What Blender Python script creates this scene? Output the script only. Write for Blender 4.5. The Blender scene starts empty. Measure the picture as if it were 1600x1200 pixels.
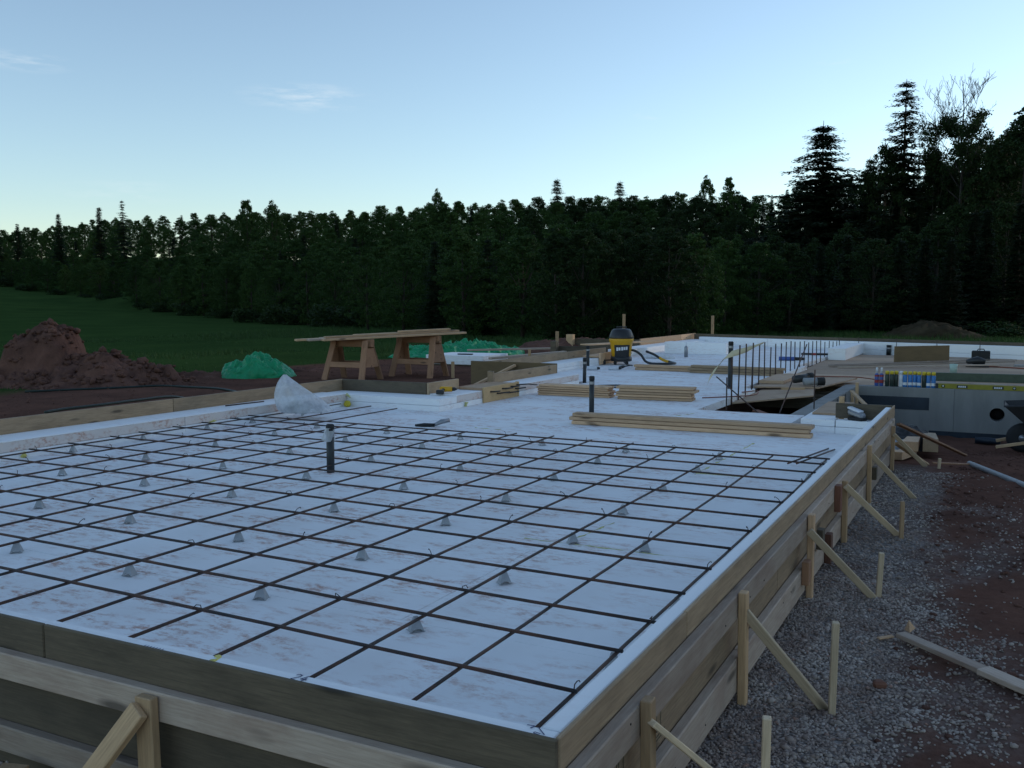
import bpy, bmesh, math, random
import numpy as np
from mathutils import Vector, Matrix

# ------------------------------------------------------------------ scene, camera, sky, sun
scene = bpy.context.scene
COL = scene.collection
rad = math.radians

cam_d = bpy.data.cameras.new('camera')
cam = bpy.data.objects.new('camera', cam_d)
COL.objects.link(cam)
cam_d.sensor_width = 36.0
cam_d.lens = 36.0 * 1450 / 1600
cam_d.clip_start = 0.05
cam_d.clip_end = 3000
cam.location = (1.2668, -2.1475, 1.3222)
YAW, PITCH, ROLL = .4823, -.0878, -.0022
cam.matrix_world = (Matrix.Translation(cam.location) @ Matrix.Rotation(YAW, 4, 'Z')
                    @ Matrix.Rotation(math.pi / 2 + PITCH, 4, 'X') @ Matrix.Rotation(ROLL, 4, 'Z'))
scene.camera = cam

SUN_AZ, SUN_EL = rad(37), rad(9)          # azimuth measured from +Y towards +X
world = bpy.data.worlds.new('World')
scene.world = world
world.use_nodes = True
wn, wl = world.node_tree.nodes, world.node_tree.links
wn.clear()
w_out = wn.new('ShaderNodeOutputWorld')
w_bg = wn.new('ShaderNodeBackground')
sky = wn.new('ShaderNodeTexSky')
sky.sky_type = 'NISHITA'
sky.sun_disc = False
sky.sun_elevation = SUN_EL
sky.sun_rotation = SUN_AZ
sky.altitude = 50
sky.air_density = 1.0
sky.dust_density = 0.25
sky.ozone_density = 2.4
w_bg.inputs['Strength'].default_value = 0.15
# thin cirrus wisps, fixed in the sky by direction
tc = wn.new('ShaderNodeTexCoord')
def wmath(op, a, b=None, c=None):
    n = wn.new('ShaderNodeMath'); n.operation = op
    for i, v in enumerate((a, b, c)):
        if v is None: continue
        if isinstance(v, (int, float)): n.inputs[i].default_value = v
        else: wl.new(v, n.inputs[i])
    return n.outputs[0]
wmap = wn.new('ShaderNodeMapping'); wmap.inputs['Scale'].default_value = (7, 7, 40)
wmap.inputs['Rotation'].default_value = (0.10, 0.14, 0)
wl.new(tc.outputs['Generated'], wmap.inputs['Vector'])
wnz = wn.new('ShaderNodeTexNoise'); wnz.inputs['Scale'].default_value = 3.0
wnz.inputs['Detail'].default_value = 6; wnz.inputs['Roughness'].default_value = .62
wl.new(wmap.outputs[0], wnz.inputs['Vector'])
mask = None
CLOUDS = []
for (px, py, r, amp) in ((480, 152, .075, .8), (35, 95, .05, .6), (1017, 181, .022, .7), (1303, 96, .018, .8), (190, 300, .07, .35)):
    v = cam.matrix_world.to_3x3() @ Vector(((px - 800) / 1450, (600 - py) / 1450, -1))
    v.normalize(); CLOUDS.append((v.x, v.y, v.z, r, amp))
# direction (unit), half-extent in radians
for (dx, dy, dz, r, amp) in CLOUDS:
    dn = wn.new('ShaderNodeVectorMath'); dn.operation = 'SUBTRACT'
    v = Vector((dx, dy, dz)).normalized()
    dn.inputs[1].default_value = v
    wl.new(tc.outputs['Generated'], dn.inputs[0])
    sc = wn.new('ShaderNodeVectorMath'); sc.operation = 'MULTIPLY'; sc.inputs[1].default_value = (1, 1, 4.5)
    wl.new(dn.outputs[0], sc.inputs[0])
    ln = wn.new('ShaderNodeVectorMath'); ln.operation = 'LENGTH'
    wl.new(sc.outputs[0], ln.inputs[0])
    m = wmath('MULTIPLY', wmath('MAXIMUM', wmath('SUBTRACT', 1.0, wmath('DIVIDE', ln.outputs['Value'], r)), 0.0), amp)
    mask = m if mask is None else wmath('MAXIMUM', mask, m)
wisp = wmath('MULTIPLY', mask, wmath('MAXIMUM', wmath('MULTIPLY', wmath('SUBTRACT', wnz.outputs['Fac'], .45), 3.0), 0.0))
wisp = wmath('MINIMUM', wisp, .45)
wmix = wn.new('ShaderNodeMixRGB'); wmix.blend_type = 'MIX'
wl.new(wisp, wmix.inputs['Fac'])
w_hs = wn.new('ShaderNodeHueSaturation'); w_hs.inputs['Saturation'].default_value = .86
wl.new(sky.outputs[0], w_hs.inputs['Color'])
wl.new(w_hs.outputs[0], wmix.inputs['Color1'])
wmix.inputs['Color2'].default_value = (3.2, 3.5, 3.7, 1)
wl.new(wmix.outputs[0], w_bg.inputs['Color'])
wl.new(w_bg.outputs[0], w_out.inputs['Surface'])

sun_d = bpy.data.lights.new('sun', 'SUN')
sun_d.energy = 0.5
sun_d.angle = rad(3)
sun_d.color = (1.0, .86, .7)
sun = bpy.data.objects.new('sun', sun_d)
COL.objects.link(sun)
sdir = Vector((math.sin(SUN_AZ) * math.cos(SUN_EL), math.cos(SUN_AZ) * math.cos(SUN_EL), math.sin(SUN_EL)))
sun.rotation_euler = sdir.to_track_quat('Z', 'Y').to_euler()
sun.location = (10, 40, 30)

vs = scene.view_settings
vs.view_transform = 'Standard'
vs.look = 'None'
vs.exposure = 0.84
vs.gamma = 1.0
scene.render.engine = 'CYCLES'
scene.render.resolution_x, scene.render.resolution_y = 1024, 768
scene.cycles.max_bounces = 8
scene.cycles.transparent_max_bounces = 12

rnd = random.Random(7)
rng = np.random.default_rng(11)

# ------------------------------------------------------------------ noise (numpy)
def _h(ix, iy, s):
    n = (ix.astype(np.int64) * 374761393 + iy.astype(np.int64) * 668265263 + s * 1442695041) & 0x7fffffff
    n = (n ^ (n >> 13)) * 1274126177 & 0x7fffffff
    return ((n ^ (n >> 16)) & 0xffff) / 65535.0
def vnoise(x, y, s=0):
    x = np.asarray(x, float); y = np.asarray(y, float)
    ix = np.floor(x); iy = np.floor(y); fx = x - ix; fy = y - iy
    fx = fx * fx * (3 - 2 * fx); fy = fy * fy * (3 - 2 * fy)
    a = _h(ix, iy, s); b = _h(ix + 1, iy, s); c = _h(ix, iy + 1, s); d = _h(ix + 1, iy + 1, s)
    return (a + (b - a) * fx) * (1 - fy) + (c + (d - c) * fx) * fy
def fbm(x, y, o=4, s=0, g=.5):
    t = 0; a = 1; n = 0
    for k in range(o):
        t = t + a * (vnoise(x * 2 ** k + 17.3 * k, y * 2 ** k - 9.1 * k, s + k) - .5); n += a; a *= g
    return t / n * 2
def sstep(a, b, x):
    t = np.clip((x - a) / (b - a), 0, 1); return t * t * (3 - 2 * t)

# ------------------------------------------------------------------ materials
MATS = {}
class NT:
    def __init__(s, name):
        s.m = bpy.data.materials.new(name); s.m.use_nodes = True
        s.n, s.l = s.m.node_tree.nodes, s.m.node_tree.links
        s.b = s.n['Principled BSDF']; MATS[name] = s.m
    def node(s, t, **k):
        n = s.n.new('ShaderNode' + t)
        for a, v in k.items():
            if a.startswith('i_'):
                key = a[2:].replace('_', ' ')
                n.inputs[key].default_value = v
            else: setattr(n, a, v)
        return n
    def link(s, a, b): s.l.new(a, b)
    def coord(s, kind='Object', scale=(1, 1, 1), loc=(0, 0, 0)):
        if kind == 'World':
            o = s.node('NewGeometry').outputs['Position']
        else:
            o = s.node('TexCoord').outputs[kind]
        mp = s.node('Mapping'); mp.inputs['Scale'].default_value = scale; mp.inputs['Location'].default_value = loc
        s.link(o, mp.inputs['Vector']); return mp.outputs[0]
    def noise(s, vec, scale, detail=4, rough=.55, out='Fac'):
        n = s.node('TexNoise', i_Scale=scale, i_Detail=detail, i_Roughness=rough)
        s.link(vec, n.inputs['Vector']); return n.outputs[out]
    def ramp(s, fac, stops):
        r = s.node('ValToRGB'); e = r.color_ramp.elements
        while len(e) < len(stops): e.new(.5)
        for el, (p, c) in zip(e, stops):
            el.position = p; el.color = (c, c, c, 1) if isinstance(c, (int, float)) else (*c, 1)
        s.link(fac, r.inputs['Fac']); return r.outputs['Color']
    def mix(s, fac, a, b, mode='MIX'):
        n = s.node('MixRGB', blend_type=mode)
        for i, v in ((0, fac), (1, a), (2, b)):
            if isinstance(v, (int, float)): n.inputs[i].default_value = v if i == 0 else (v, v, v, 1)
            elif isinstance(v, tuple): n.inputs[i].default_value = (*v, 1)
            else: s.link(v, n.inputs[i])
        return n.outputs[0]
    def math(s, op, a, b):
        n = s.node('Math', operation=op)
        for i, v in ((0, a), (1, b)):
            if isinstance(v, (int, float)): n.inputs[i].default_value = v
            else: s.link(v, n.inputs[i])
        return n.outputs[0]
    def bump(s, h, strength, dist):
        n = s.node('Bump', i_Strength=strength, i_Distance=dist)
        s.link(h, n.inputs['Height']); s.link(n.outputs[0], s.b.inputs['Normal'])
    def col(s, c):
        if isinstance(c, tuple): s.b.inputs['Base Color'].default_value = (*c, 1)
        else: s.link(c, s.b.inputs['Base Color'])
    def rough(s, v):
        if isinstance(v, (int, float)): s.b.inputs['Roughness'].default_value = v
        else: s.link(v, s.b.inputs['Roughness'])

def wood(name, c1, c2, c3=None, stain=0.25, knots=True, bluestain=0.0):
    """sawn timber, grain along local X, every board a little different"""
    t = NT(name)
    oi = t.node('ObjectInfo')
    off = t.node('VectorMath', operation='ADD')
    sh = t.node('VectorMath', operation='SCALE'); sh.inputs['Scale'].default_value = 37.0
    cmb = t.node('CombineXYZ')
    for k in range(3): t.link(oi.outputs['Random'], cmb.inputs[k])
    t.link(cmb.outputs[0], sh.inputs[0])
    t.link(t.node('TexCoord').outputs['Object'], off.inputs[0]); t.link(sh.outputs[0], off.inputs[1])
    def mp(sc):
        m = t.node('Mapping'); m.inputs['Scale'].default_value = sc; t.link(off.outputs[0], m.inputs['Vector']); return m.outputs[0]
    g = t.noise(mp((2.0, 38, 38)), 4.0, 6, .68)
    base = t.mix(t.ramp(g, [(.30, 0.), (.70, 1.)]), tuple(min(1, v * 1.08) for v in c1), tuple(v * .95 for v in c2))
    blot = t.noise(mp((1.2, 3.5, 3.5)), 2.6, 5, .65)
    base = t.mix(t.math('MULTIPLY', t.ramp(blot, [(.45, 0.), (.68, 1.)]), stain), base, c3 or tuple(v * .45 for v in c2))
    if knots:
        v = t.node('TexVoronoi', feature='DISTANCE_TO_EDGE') if False else t.node('TexVoronoi')
        v.inputs['Scale'].default_value = 1.0
        t.link(mp((2.1, 9, 9)), v.inputs['Vector'])
        base = t.mix(t.ramp(v.outputs['Distance'], [(.08, .9), (.19, 0.)]), base, tuple(x * .28 for x in c2))
    r = t.node('MapRange'); r.inputs['To Min'].default_value = .72; r.inputs['To Max'].default_value = 1.22
    t.link(oi.outputs['Random'], r.inputs['Value'])
    hsv = t.node('HueSaturation'); t.link(r.outputs[0], hsv.inputs['Value']); t.link(base, hsv.inputs['Color'])
    t.col(hsv.outputs[0]); t.rough(.78)
    t.bump(g, .35, .002)
    return t.m

wood('wood_form', (.43, .305, .19), (.31, .215, .13), stain=.4)
wood('wood_waler', (.43, .345, .275), (.34, .26, .20), (.24, .15, .11), stain=.5)
wood('wood_stake', (.53, .355, .20), (.40, .255, .14), stain=.25)
wood('wood_new', (.60, .395, .24), (.47, .29, .165), stain=.25)
wood('wood_pale', (.68, .53, .36), (.56, .42, .27), stain=.2)
wood('wood_dark', (.13, .10, .065), (.085, .065, .042), stain=.5)  # treated planks; shade of camera-facing boards also put into the colour
wood('wood_red', (.20, .085, .05), (.13, .05, .03), stain=.3)
wood('wood_horse', (.36, .195, .11), (.27, .14, .078), stain=.3)
wood('wood_gold', (.56, .38, .19), (.45, .29, .14), stain=.2, knots=False)
wood('plywood', (.46, .32, .21), (.38, .25, .16), (.30, .18, .11), stain=.5)
wood('ply_dark', (.22, .15, .07), (.18, .12, .06), stain=.3)

def foam(name, base, stain_amt, seed):
    t = NT(name)
    w = t.coord('World', loc=(seed, 0, 0))
    ws = t.coord('World', scale=(1.0, 2.2, 3.5), loc=(seed, 3, 0))
    n1 = t.noise(ws, 1.6, 3, .6)
    n2 = t.noise(ws, 9.0, 6, .7)
    n3 = t.noise(t.coord('World', scale=(1, 1.3, 1)), 34.0, 4, .7)
    sp = t.math('MULTIPLY', t.ramp(n1, [(.43, 0.), (.60, 1.)]), t.ramp(n2, [(.47, 0.), (.60, 1.)]))
    sp = t.math('MULTIPLY', sp, t.ramp(n3, [(.34, .25), (.62, 1.)]))
    # foot-traffic mud: heaviest on the middle of the slab
    xyz = t.node('SeparateXYZ'); t.link(t.node('NewGeometry').outputs['Position'], xyz.inputs[0])
    fr = t.node('MapRange'); fr.inputs['From Min'].default_value = .3; fr.inputs['From Max'].default_value = -1.6
    fr.inputs['To Min'].default_value = .3; t.link(xyz.outputs['X'], fr.inputs['Value'])
    fac = t.math('MULTIPLY', t.math('MULTIPLY', sp, fr.outputs[0]), stain_amt)
    haze_ = t.math('MULTIPLY', t.ramp(t.noise(w, .8, 4), [(.42, 0.), (.7, 1.)]), .16 * min(1, stain_amt))
    c = t.mix(haze_, base, (.52, .44, .42))
    c = t.mix(t.math('MINIMUM', fac, .8), c, (.43, .20, .13))
    sp2 = t.ramp(t.noise(t.coord('World', loc=(5, seed, 0)), 26.0, 1), [(.80, 0.), (.83, 1.)])
    c = t.mix(t.math('MULTIPLY', sp2, .8), c, (.06, .05, .05))
    t.col(c); t.rough(.75); t.b.inputs['Specular IOR Level'].default_value = .25
    t.bump(t.noise(w, 160, 3), .12, .002)
    return t.m
foam('foam_floor', (.84, .85, .86), 1.05, 0.)
foam('foam_clean', (.85, .86, .87), .25, 4.)
foam('foam_dirty', (.66, .60, .57), 1.0, 9.)

def plain(name, c, rough=.6, metal=0., var=.12, scale=12., spec=.4, bump=0.):
    t = NT(name)
    n = t.noise(t.coord('Object'), scale, 5)
    t.col(t.mix(t.ramp(n, [(.3, 0.), (.7, 1.)]), tuple(v * (1 - var) for v in c), tuple(min(1, v * (1 + var)) for v in c)))
    t.rough(rough); t.b.inputs['Metallic'].default_value = metal
    t.b.inputs['Specular IOR Level'].default_value = spec
    if bump: t.bump(n, .5, bump)
    return t.m
plain('abs_black', (.022, .026, .028), .45)
plain('rubber', (.016, .016, .017), .7)
plain('plastic_black', (.02, .022, .025), .4)
plain('plastic_yellow', (.62, .33, .012), .4, var=.06)
plain('cap_yellow', (.62, .46, .03), .4, var=.05)
plain('can_blue', (.03, .16, .42), .35, var=.1, scale=30)
plain('can_dark', (.02, .035, .03), .35)
plain('can_white', (.65, .66, .68), .4)
plain('can_red', (.30, .03, .03), .4)
plain('blue_tube', (.05, .10, .32), .4)
plain('chair_grey', (.36, .37, .38), .55)
plain('grey_metal', (.28, .29, .31), .35, metal=.6)
plain('pvc_grey', (.27, .28, .29), .5)
plain('mint', (.38, .50, .44), .5)
plain('spray_foam', (.62, .55, .16), .8, var=.25, scale=40, bump=.004)
plain('seam_foam', (.56, .54, .24), .85, var=.3, scale=50, bump=.004)
plain('yellow_bright', (.55, .44, .03), .6, var=.15, scale=40)
plain('green_beam', (.055, .075, .05), .6, var=.2)
plain('level_yellow', (.23, .205, .02), .55)
plain('orange_cord', (.22, .06, .03), .6)
plain('hose_dark', (.012, .025, .022), .5)
plain('ink', (.02, .03, .12), .6)
plain('stamp', (.045, .05, .03), .8)
plain('ribbon', (.60, .52, .34), .7)
plain('label_white', (.62, .64, .68), .5)
plain('blue_membrane', (.012, .022, .036), .45, var=.35, scale=4)
plain('bark', (.045, .036, .028), .9, var=.3, bump=.02)
plain('bark_pale', (.045, .040, .034), .9, var=.3)
plain('mound_soil', (.050, .038, .022), .95, var=.45, scale=1.2, spec=.05, bump=.05)
plain('clear_vial', (.55, .58, .5), .2)
plain('wheel_dark', (.02, .02, .022), .6)

def rebar_mat():
    t = NT('rebar')
    o = t.coord('Object')
    rust = t.noise(o, 3.5, 5, .65)
    c = t.mix(t.ramp(rust, [(.42, 0.), (.62, 1.)]), (.032, .027, .026), (.115, .048, .027))
    t.col(c); t.rough(.6); t.b.inputs['Metallic'].default_value = .25
    wv = t.node('TexWave', i_Scale=38.0, i_Distortion=.4); wv.wave_type = 'BANDS'; wv.bands_direction = 'X'
    t.link(o, wv.inputs['Vector']); t.bump(wv.outputs['Fac'], .8, .0015)
rebar_mat()

def concrete():
    t = NT('concrete')
    w = t.coord('World')
    n = t.noise(t.coord('World', scale=(1.6, 1.6, .35)), 2.2, 5, .6)
    c = t.mix(t.ramp(n, [(.3, 0.), (.7, 1.)]), (.165, .165, .16), (.245, .245, .235))
    c = t.mix(t.math('MULTIPLY', t.ramp(t.noise(w, 1.1, 3), [(.55, 0.), (.7, 1.)]), .3), c, (.16, .15, .15))
    t.col(c); t.rough(.85); t.bump(t.noise(w, 60, 4), .25, .003)
concrete()

def ground_mat():
    t = NT('ground')
    at = t.node('Attribute', attribute_name='zone')
    sep = t.node('SeparateColor'); t.link(at.outputs['Color'], sep.inputs[0])
    w = t.coord('World')
    dn = t.noise(w, 1.3, 6, .62); dn2 = t.noise(w, 24, 5, .7)
    dirt = t.mix(t.ramp(dn, [(.3, 0.), (.72, 1.)]), (.070, .038, .030), (.155, .077, .055))
    dirt = t.mix(t.ramp(dn2, [(.35, .0), (.8, .45)]), dirt, (.20, .115, .088))
    vo = t.node('TexVoronoi', i_Scale=46.0); t.link(w, vo.inputs['Vector'])
    vsep = t.node('SeparateColor'); t.link(vo.outputs['Color'], vsep.inputs[0])
    grav = t.mix(vsep.outputs[0], (.13, .115, .105), (.33, .30, .28))
    grav = t.mix(t.ramp(t.noise(w, 3.2, 5, .65), [(.42, 0.), (.68, .75)]), grav, (.12, .075, .06))
    gn = t.noise(t.coord('World', scale=(.5, .5, .5)), .5, 6, .65)
    grass = t.mix(t.ramp(gn, [(.3, 0.), (.7, 1.)]), (.026, .052, .016), (.044, .080, .023))
    c = t.mix(sep.outputs[0], dirt, grav)
    c = t.mix(sep.outputs[1], c, grass)
    t.col(c); t.rough(1.0); t.b.inputs['Specular IOR Level'].default_value = 0.
    h = t.mix(sep.outputs[0], dn2, vo.outputs['Distance'])
    t.bump(h, .7, .02)
ground_mat()

def stone_mat():
    t = NT('stone')
    g = t.node('NewGeometry')
    c = t.ramp(g.outputs['Random Per Island'], [(0, (.22, .18, .155)), (.35, (.33, .28, .24)), (.7, (.42, .36, .315)), (.93, (.54, .47, .42)), (1, (.32, .185, .135))])
    c = t.mix(t.math('MULTIPLY', t.ramp(t.noise(t.coord('World'), 2.6, 5, .65), [(.40, 0.), (.62, 1.)]), .6), c, (.18, .11, .085))
    t.col(c); t.rough(.9); t.b.inputs['Specular IOR Level'].default_value = .2
stone_mat()
def clod_mat():
    t = NT('clod')
    w = t.coord('World')
    c = t.mix(t.ramp(t.noise(w, 2.6, 6, .65), [(.3, 0.), (.72, 1.)]), (.082, .043, .034), (.19, .098, .073))
    t.col(c); t.rough(.97); t.b.inputs['Specular IOR Level'].default_value = .1
    t.bump(t.noise(w, 30, 6, .7), .8, .03)
clod_mat()

def tarp_mat():
    t = NT('tarp')
    n = t.noise(t.coord('Object'), 5, 4)
    t.col(t.mix(n, (.004, .185, .075), (.014, .34, .145))); t.rough(.4)
    t.b.inputs['Specular IOR Level'].default_value = .3
    t.bump(t.noise(t.coord('Object'), 22, 5, .6), .6, .02)
tarp_mat()

def bag_mat():
    t = NT('clear_plastic')
    n = t.n; t.col((.75, .78, .82)); t.rough(.28)
    tr = t.node('BsdfTransparent'); tl = t.node('BsdfTranslucent')
    tl.inputs['Color'].default_value = (.75, .78, .82, 1)
    m1 = t.node('MixShader'); m1.inputs[0].default_value = .35
    m2 = t.node('MixShader')
    cr = t.ramp(t.noise(t.coord('Object'), 9, 4, .6), [(.35, .40), (.7, .80)])
    out = n['Material Output']
    t.link(t.b.outputs[0], m1.inputs[1]); t.link(tl.outputs[0], m1.inputs[2])
    t.link(cr, m2.inputs[0]); t.link(tr.outputs[0], m2.inputs[1]); t.link(m1.outputs[0], m2.inputs[2])
    t.link(m2.outputs[0], out.inputs['Surface'])
    t.bump(t.noise(t.coord('Object'), 16, 4, .6), .7, .02)
bag_mat()

def leaf_mat(name, c1, c2, trans=.25):
    t = NT(name)
    g = t.node('NewGeometry'); oi = t.node('ObjectInfo')
    f = t.mix(.5, t.math('MULTIPLY', g.outputs['Random Per Island'], 1.0), t.math('MULTIPLY', oi.outputs['Random'], 1.0))
    t.col(t.mix(f, c1, c2)); t.rough(.7); t.b.inputs['Specular IOR Level'].default_value = .15
    tl = t.node('BsdfTranslucent'); t.link(t.mix(f, c1, c2), tl.inputs['Color'])
    m = t.node('MixShader'); m.inputs[0].default_value = trans
    t.link(t.b.outputs[0], m.inputs[1]); t.link(tl.outputs[0], m.inputs[2])
    t.link(m.outputs[0], t.n['Material Output'].inputs['Surface'])
leaf_mat('leaf', (.018, .044, .010), (.050, .095, .022))
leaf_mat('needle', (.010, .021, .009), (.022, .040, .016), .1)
leaf_mat('leaf_shaded', (.010, .024, .007), (.026, .048, .013))  # leaf copy with the shade of the wood's unlit front in its colour
leaf_mat('grass_blade', (.028, .062, .018), (.055, .105, .03))

# ------------------------------------------------------------------ object helpers
I4 = Matrix.Identity(4)
WORLD = {}
def tag(o, label=None, cat=None, group=None, kind=None):
    if label: o['label'] = label
    if cat: o['category'] = cat
    if group: o['group'] = group
    if kind: o['kind'] = kind
    return o
def empty(name, loc, label, cat, group=None, rz=0.):
    o = bpy.data.objects.new(name, None); o.empty_display_size = .1
    COL.objects.link(o)
    o.matrix_basis = Matrix.Translation(loc) @ Matrix.Rotation(rz, 4, 'Z')
    WORLD[o.name] = o.matrix_basis.copy()
    return tag(o, label, cat, group)
def put(name, mesh, mat, mw=None, parent=None):
    """link a mesh; mw is its matrix in world space"""
    o = bpy.data.objects.new(name, mesh); COL.objects.link(o)
    if mat is not None and len(mesh.materials) == 0: mesh.materials.append(MATS[mat])
    mw = mw if mw is not None else I4
    o.matrix_basis = mw
    WORLD[o.name] = mw.copy()
    if parent is not None:
        o.parent = parent; o.matrix_parent_inverse = WORLD[parent.name].inverted()
    return o
def copy_tree(o, mw=None, parent=None):
    c = o.copy(); COL.objects.link(c)
    if mw is not None: c.matrix_basis = mw
    WORLD[c.name] = c.matrix_basis.copy()
    if parent is not None: c.parent = parent
    for ch in o.children: copy_tree(ch, None, c)
    return c
def mesh_from(v, f, name='m', smooth=False):
    me = bpy.data.meshes.new(name)
    me.from_pydata([tuple(p) for p in v], [], [tuple(q) for q in f]); me.update()
    if smooth: me.polygons.foreach_set('use_smooth', [True] * len(me.polygons))
    return me
def fast_mesh(v, loops, n_per, name='m', smooth=False):
    """v (N,3), loops flat indices, n_per verts per face (constant)"""
    me = bpy.data.meshes.new(name)
    me.vertices.add(len(v)); me.vertices.foreach_set('co', np.asarray(v, np.float32).ravel())
    nf = len(loops) // n_per
    me.loops.add(len(loops)); me.loops.foreach_set('vertex_index', np.asarray(loops, np.int32))
    me.polygons.add(nf)
    me.polygons.foreach_set('loop_start', np.arange(0, nf * n_per, n_per, dtype=np.int32))
    me.polygons.foreach_set('loop_total', np.full(nf, n_per, np.int32))
    if smooth: me.polygons.foreach_set('use_smooth', np.ones(nf, bool))
    me.update(calc_edges=True); me.validate()
    return me
def box_mesh(sx, sy, sz, b=.003, jit=0.):
    """chamfered box centred on the origin"""
    bm = bmesh.new()
    bmesh.ops.create_cube(bm, size=1.0)
    for v in bm.verts:
        v.co.x *= sx; v.co.y *= sy; v.co.z *= sz
        if jit: v.co += Vector((rnd.uniform(-jit, jit), rnd.uniform(-jit, jit), rnd.uniform(-jit, jit)))
    if b > 0:
        bmesh.ops.bevel(bm, geom=bm.edges[:], offset=min(b, .3 * min(sx, sy, sz)), segments=1, affect='EDGES')
    me = bpy.data.meshes.new('box'); bm.to_mesh(me); bm.free(); return me
def axis_matrix(p0, p1, up=(0, 0, 1)):
    p0, p1 = Vector(p0), Vector(p1)
    x = (p1 - p0).normalized(); z = Vector(up); z = (z - x * z.dot(x)).normalized(); y = z.cross(x)
    m = Matrix((x, y, z)).transposed().to_4x4(); m.translation = (p0 + p1) / 2
    return m
def board(name, p0, p1, w, t, mat, parent=None, up=(0, 0, 1), b=.003, over=0.):
    """timber from p0 to p1; w across (local Y), t thick (local Z towards up)"""
    L = (Vector(p1) - Vector(p0)).length + over
    return put(name, box_mesh(L, w, t, b), mat, axis_matrix(p0, p1, up), parent)
def block(name, x0, x1, y0, y1, z0, z1, mat, parent=None, b=.004):
    return put(name, box_mesh(abs(x1 - x0), abs(y1 - y0), abs(z1 - z0), b), mat,
               Matrix.Translation(((x0 + x1) / 2, (y0 + y1) / 2, (z0 + z1) / 2)), parent)
def tube_mesh(pts, r, n=8, closed=False, caps=True, smooth=True):
    pts = [Vector(p) for p in pts]; N = len(pts)
    rr = r if isinstance(r, (list, tuple)) else [r] * N
    V, Fc = [], []
    prev = None
    for i, p in enumerate(pts):
        a = pts[(i - 1) % N] if (closed or i > 0) else p
        c = pts[(i + 1) % N] if (closed or i < N - 1) else p
        d = (c - a).normalized()
        if prev is None:
            ref = Vector((0, 0, 1)) if abs(d.z) < .9 else Vector((1, 0, 0))
            u = d.cross(ref).normalized()
        else:
            u = (prev - d * prev.dot(d)).normalized()
        prev = u; w = d.cross(u)
        for k in range(n):
            t = 2 * math.pi * k / n
            V.append(p + (u * math.cos(t) + w * math.sin(t)) * rr[i])
    for i in range(N if closed else N - 1):
        j = (i + 1) % N
        for k in range(n):
            Fc.append((i * n + k, i * n + (k + 1) % n, j * n + (k + 1) % n, j * n + k))
    if caps and not closed:
        Fc.append(tuple(range(n))[::-1]); Fc.append(tuple((N - 1) * n + k for k in range(n)))
    return mesh_from(V, Fc, 'tube', smooth)
def lathe_mesh(prof, n=16, smooth=True):
    V, Fc = [], []
    for r, z in prof:
        for k in range(n):
            t = 2 * math.pi * k / n; V.append((r * math.cos(t), r * math.sin(t), z))
    for i in range(len(prof) - 1):
        for k in range(n):
            Fc.append((i * n + k, i * n + (k + 1) % n, (i + 1) * n + (k + 1) % n, (i + 1) * n + k))
    Fc.append(tuple(range(n))[::-1]); Fc.append(tuple((len(prof) - 1) * n + k for k in range(n)))
    me = mesh_from(V, Fc, 'lathe', smooth)
    return me
T = Matrix.Translation
ORD = ['first', 'second', 'third', 'fourth', 'fifth', 'sixth', 'seventh', 'eighth', 'ninth', 'tenth', 'eleventh', 'twelfth', 'thirteenth',
       'fourteenth', 'fifteenth', 'sixteenth', 'seventeenth', 'eighteenth', 'nineteenth', 'twentieth', 'twenty-first', 'twenty-second',
       'twenty-third', 'twenty-fourth', 'twenty-fifth', 'twenty-sixth', 'twenty-seventh', 'twenty-eighth', 'twenty-ninth', 'thirtieth']

# ------------------------------------------------------------------ terrain
# the wood climbs a hillside: where its foot runs and how high its canopy stands, by bearing from the slab
CX, CY, CZ = 1.2668, -2.1475, 1.3222
EDGE = [(-900, 150), (-400, 150), (0, 135), (130, 126), (300, 92), (480, 68), (580, 50), (680, 38), (900, 35), (1100, 36), (1220, 42), (1400, 43), (1600, 43), (1900, 44), (2400, 46), (3200, 50)]
TOP = [(-900, 350), (0, 358), (60, 356), (150, 345), (250, 340), (340, 334), (420, 330), (520, 330), (620, 323), (700, 318), (780, 314), (860, 310), (920, 308), (1000, 306), (1080, 303), (1150, 305), (1200, 306), (1230, 300), (1300, 278), (1340, 272), (1380, 265), (1440, 262), (1500, 250), (1540, 215), (1600, 190), (1700, 150), (2400, 110), (3200, 150)]  # past the right edge the unseen skyline is raised to block the sun
CANOPY = 6.3
def wood_frame(x, y):
    """bearing and distance of a spot, seen from the slab"""
    fx, fy = -math.sin(YAW), math.cos(YAW); rx, ry = math.cos(YAW), math.sin(YAW)
    d = np.maximum((x - CX) * fx + (y - CY) * fy, 1.0); px = 800 + 1450 * ((x - CX) * rx + (y - CY) * ry) / d
    return px, d
def canopy_top(px, d):
    e = np.interp(px, [t[0] for t in EDGE], [t[1] for t in EDGE]); top = np.interp(px, [t[0] for t in TOP], [t[1] for t in TOP])
    t = np.clip((d - e) / 55, 0, 1)
    return CZ + (472 - top) * (.46 + .54 * t ** .75) / 1450 * np.minimum(d, e + 58), t
def ground_z(x, y):
    z = ground_base(x, y)
    px, d = wood_frame(np.asarray(x, float), np.asarray(y, float))
    zt, t = canopy_top(px, d)
    return np.where((t > 0) & (d > 30) & (np.asarray(y, float) > 20), np.maximum(z, zt - CANOPY), z)
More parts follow.
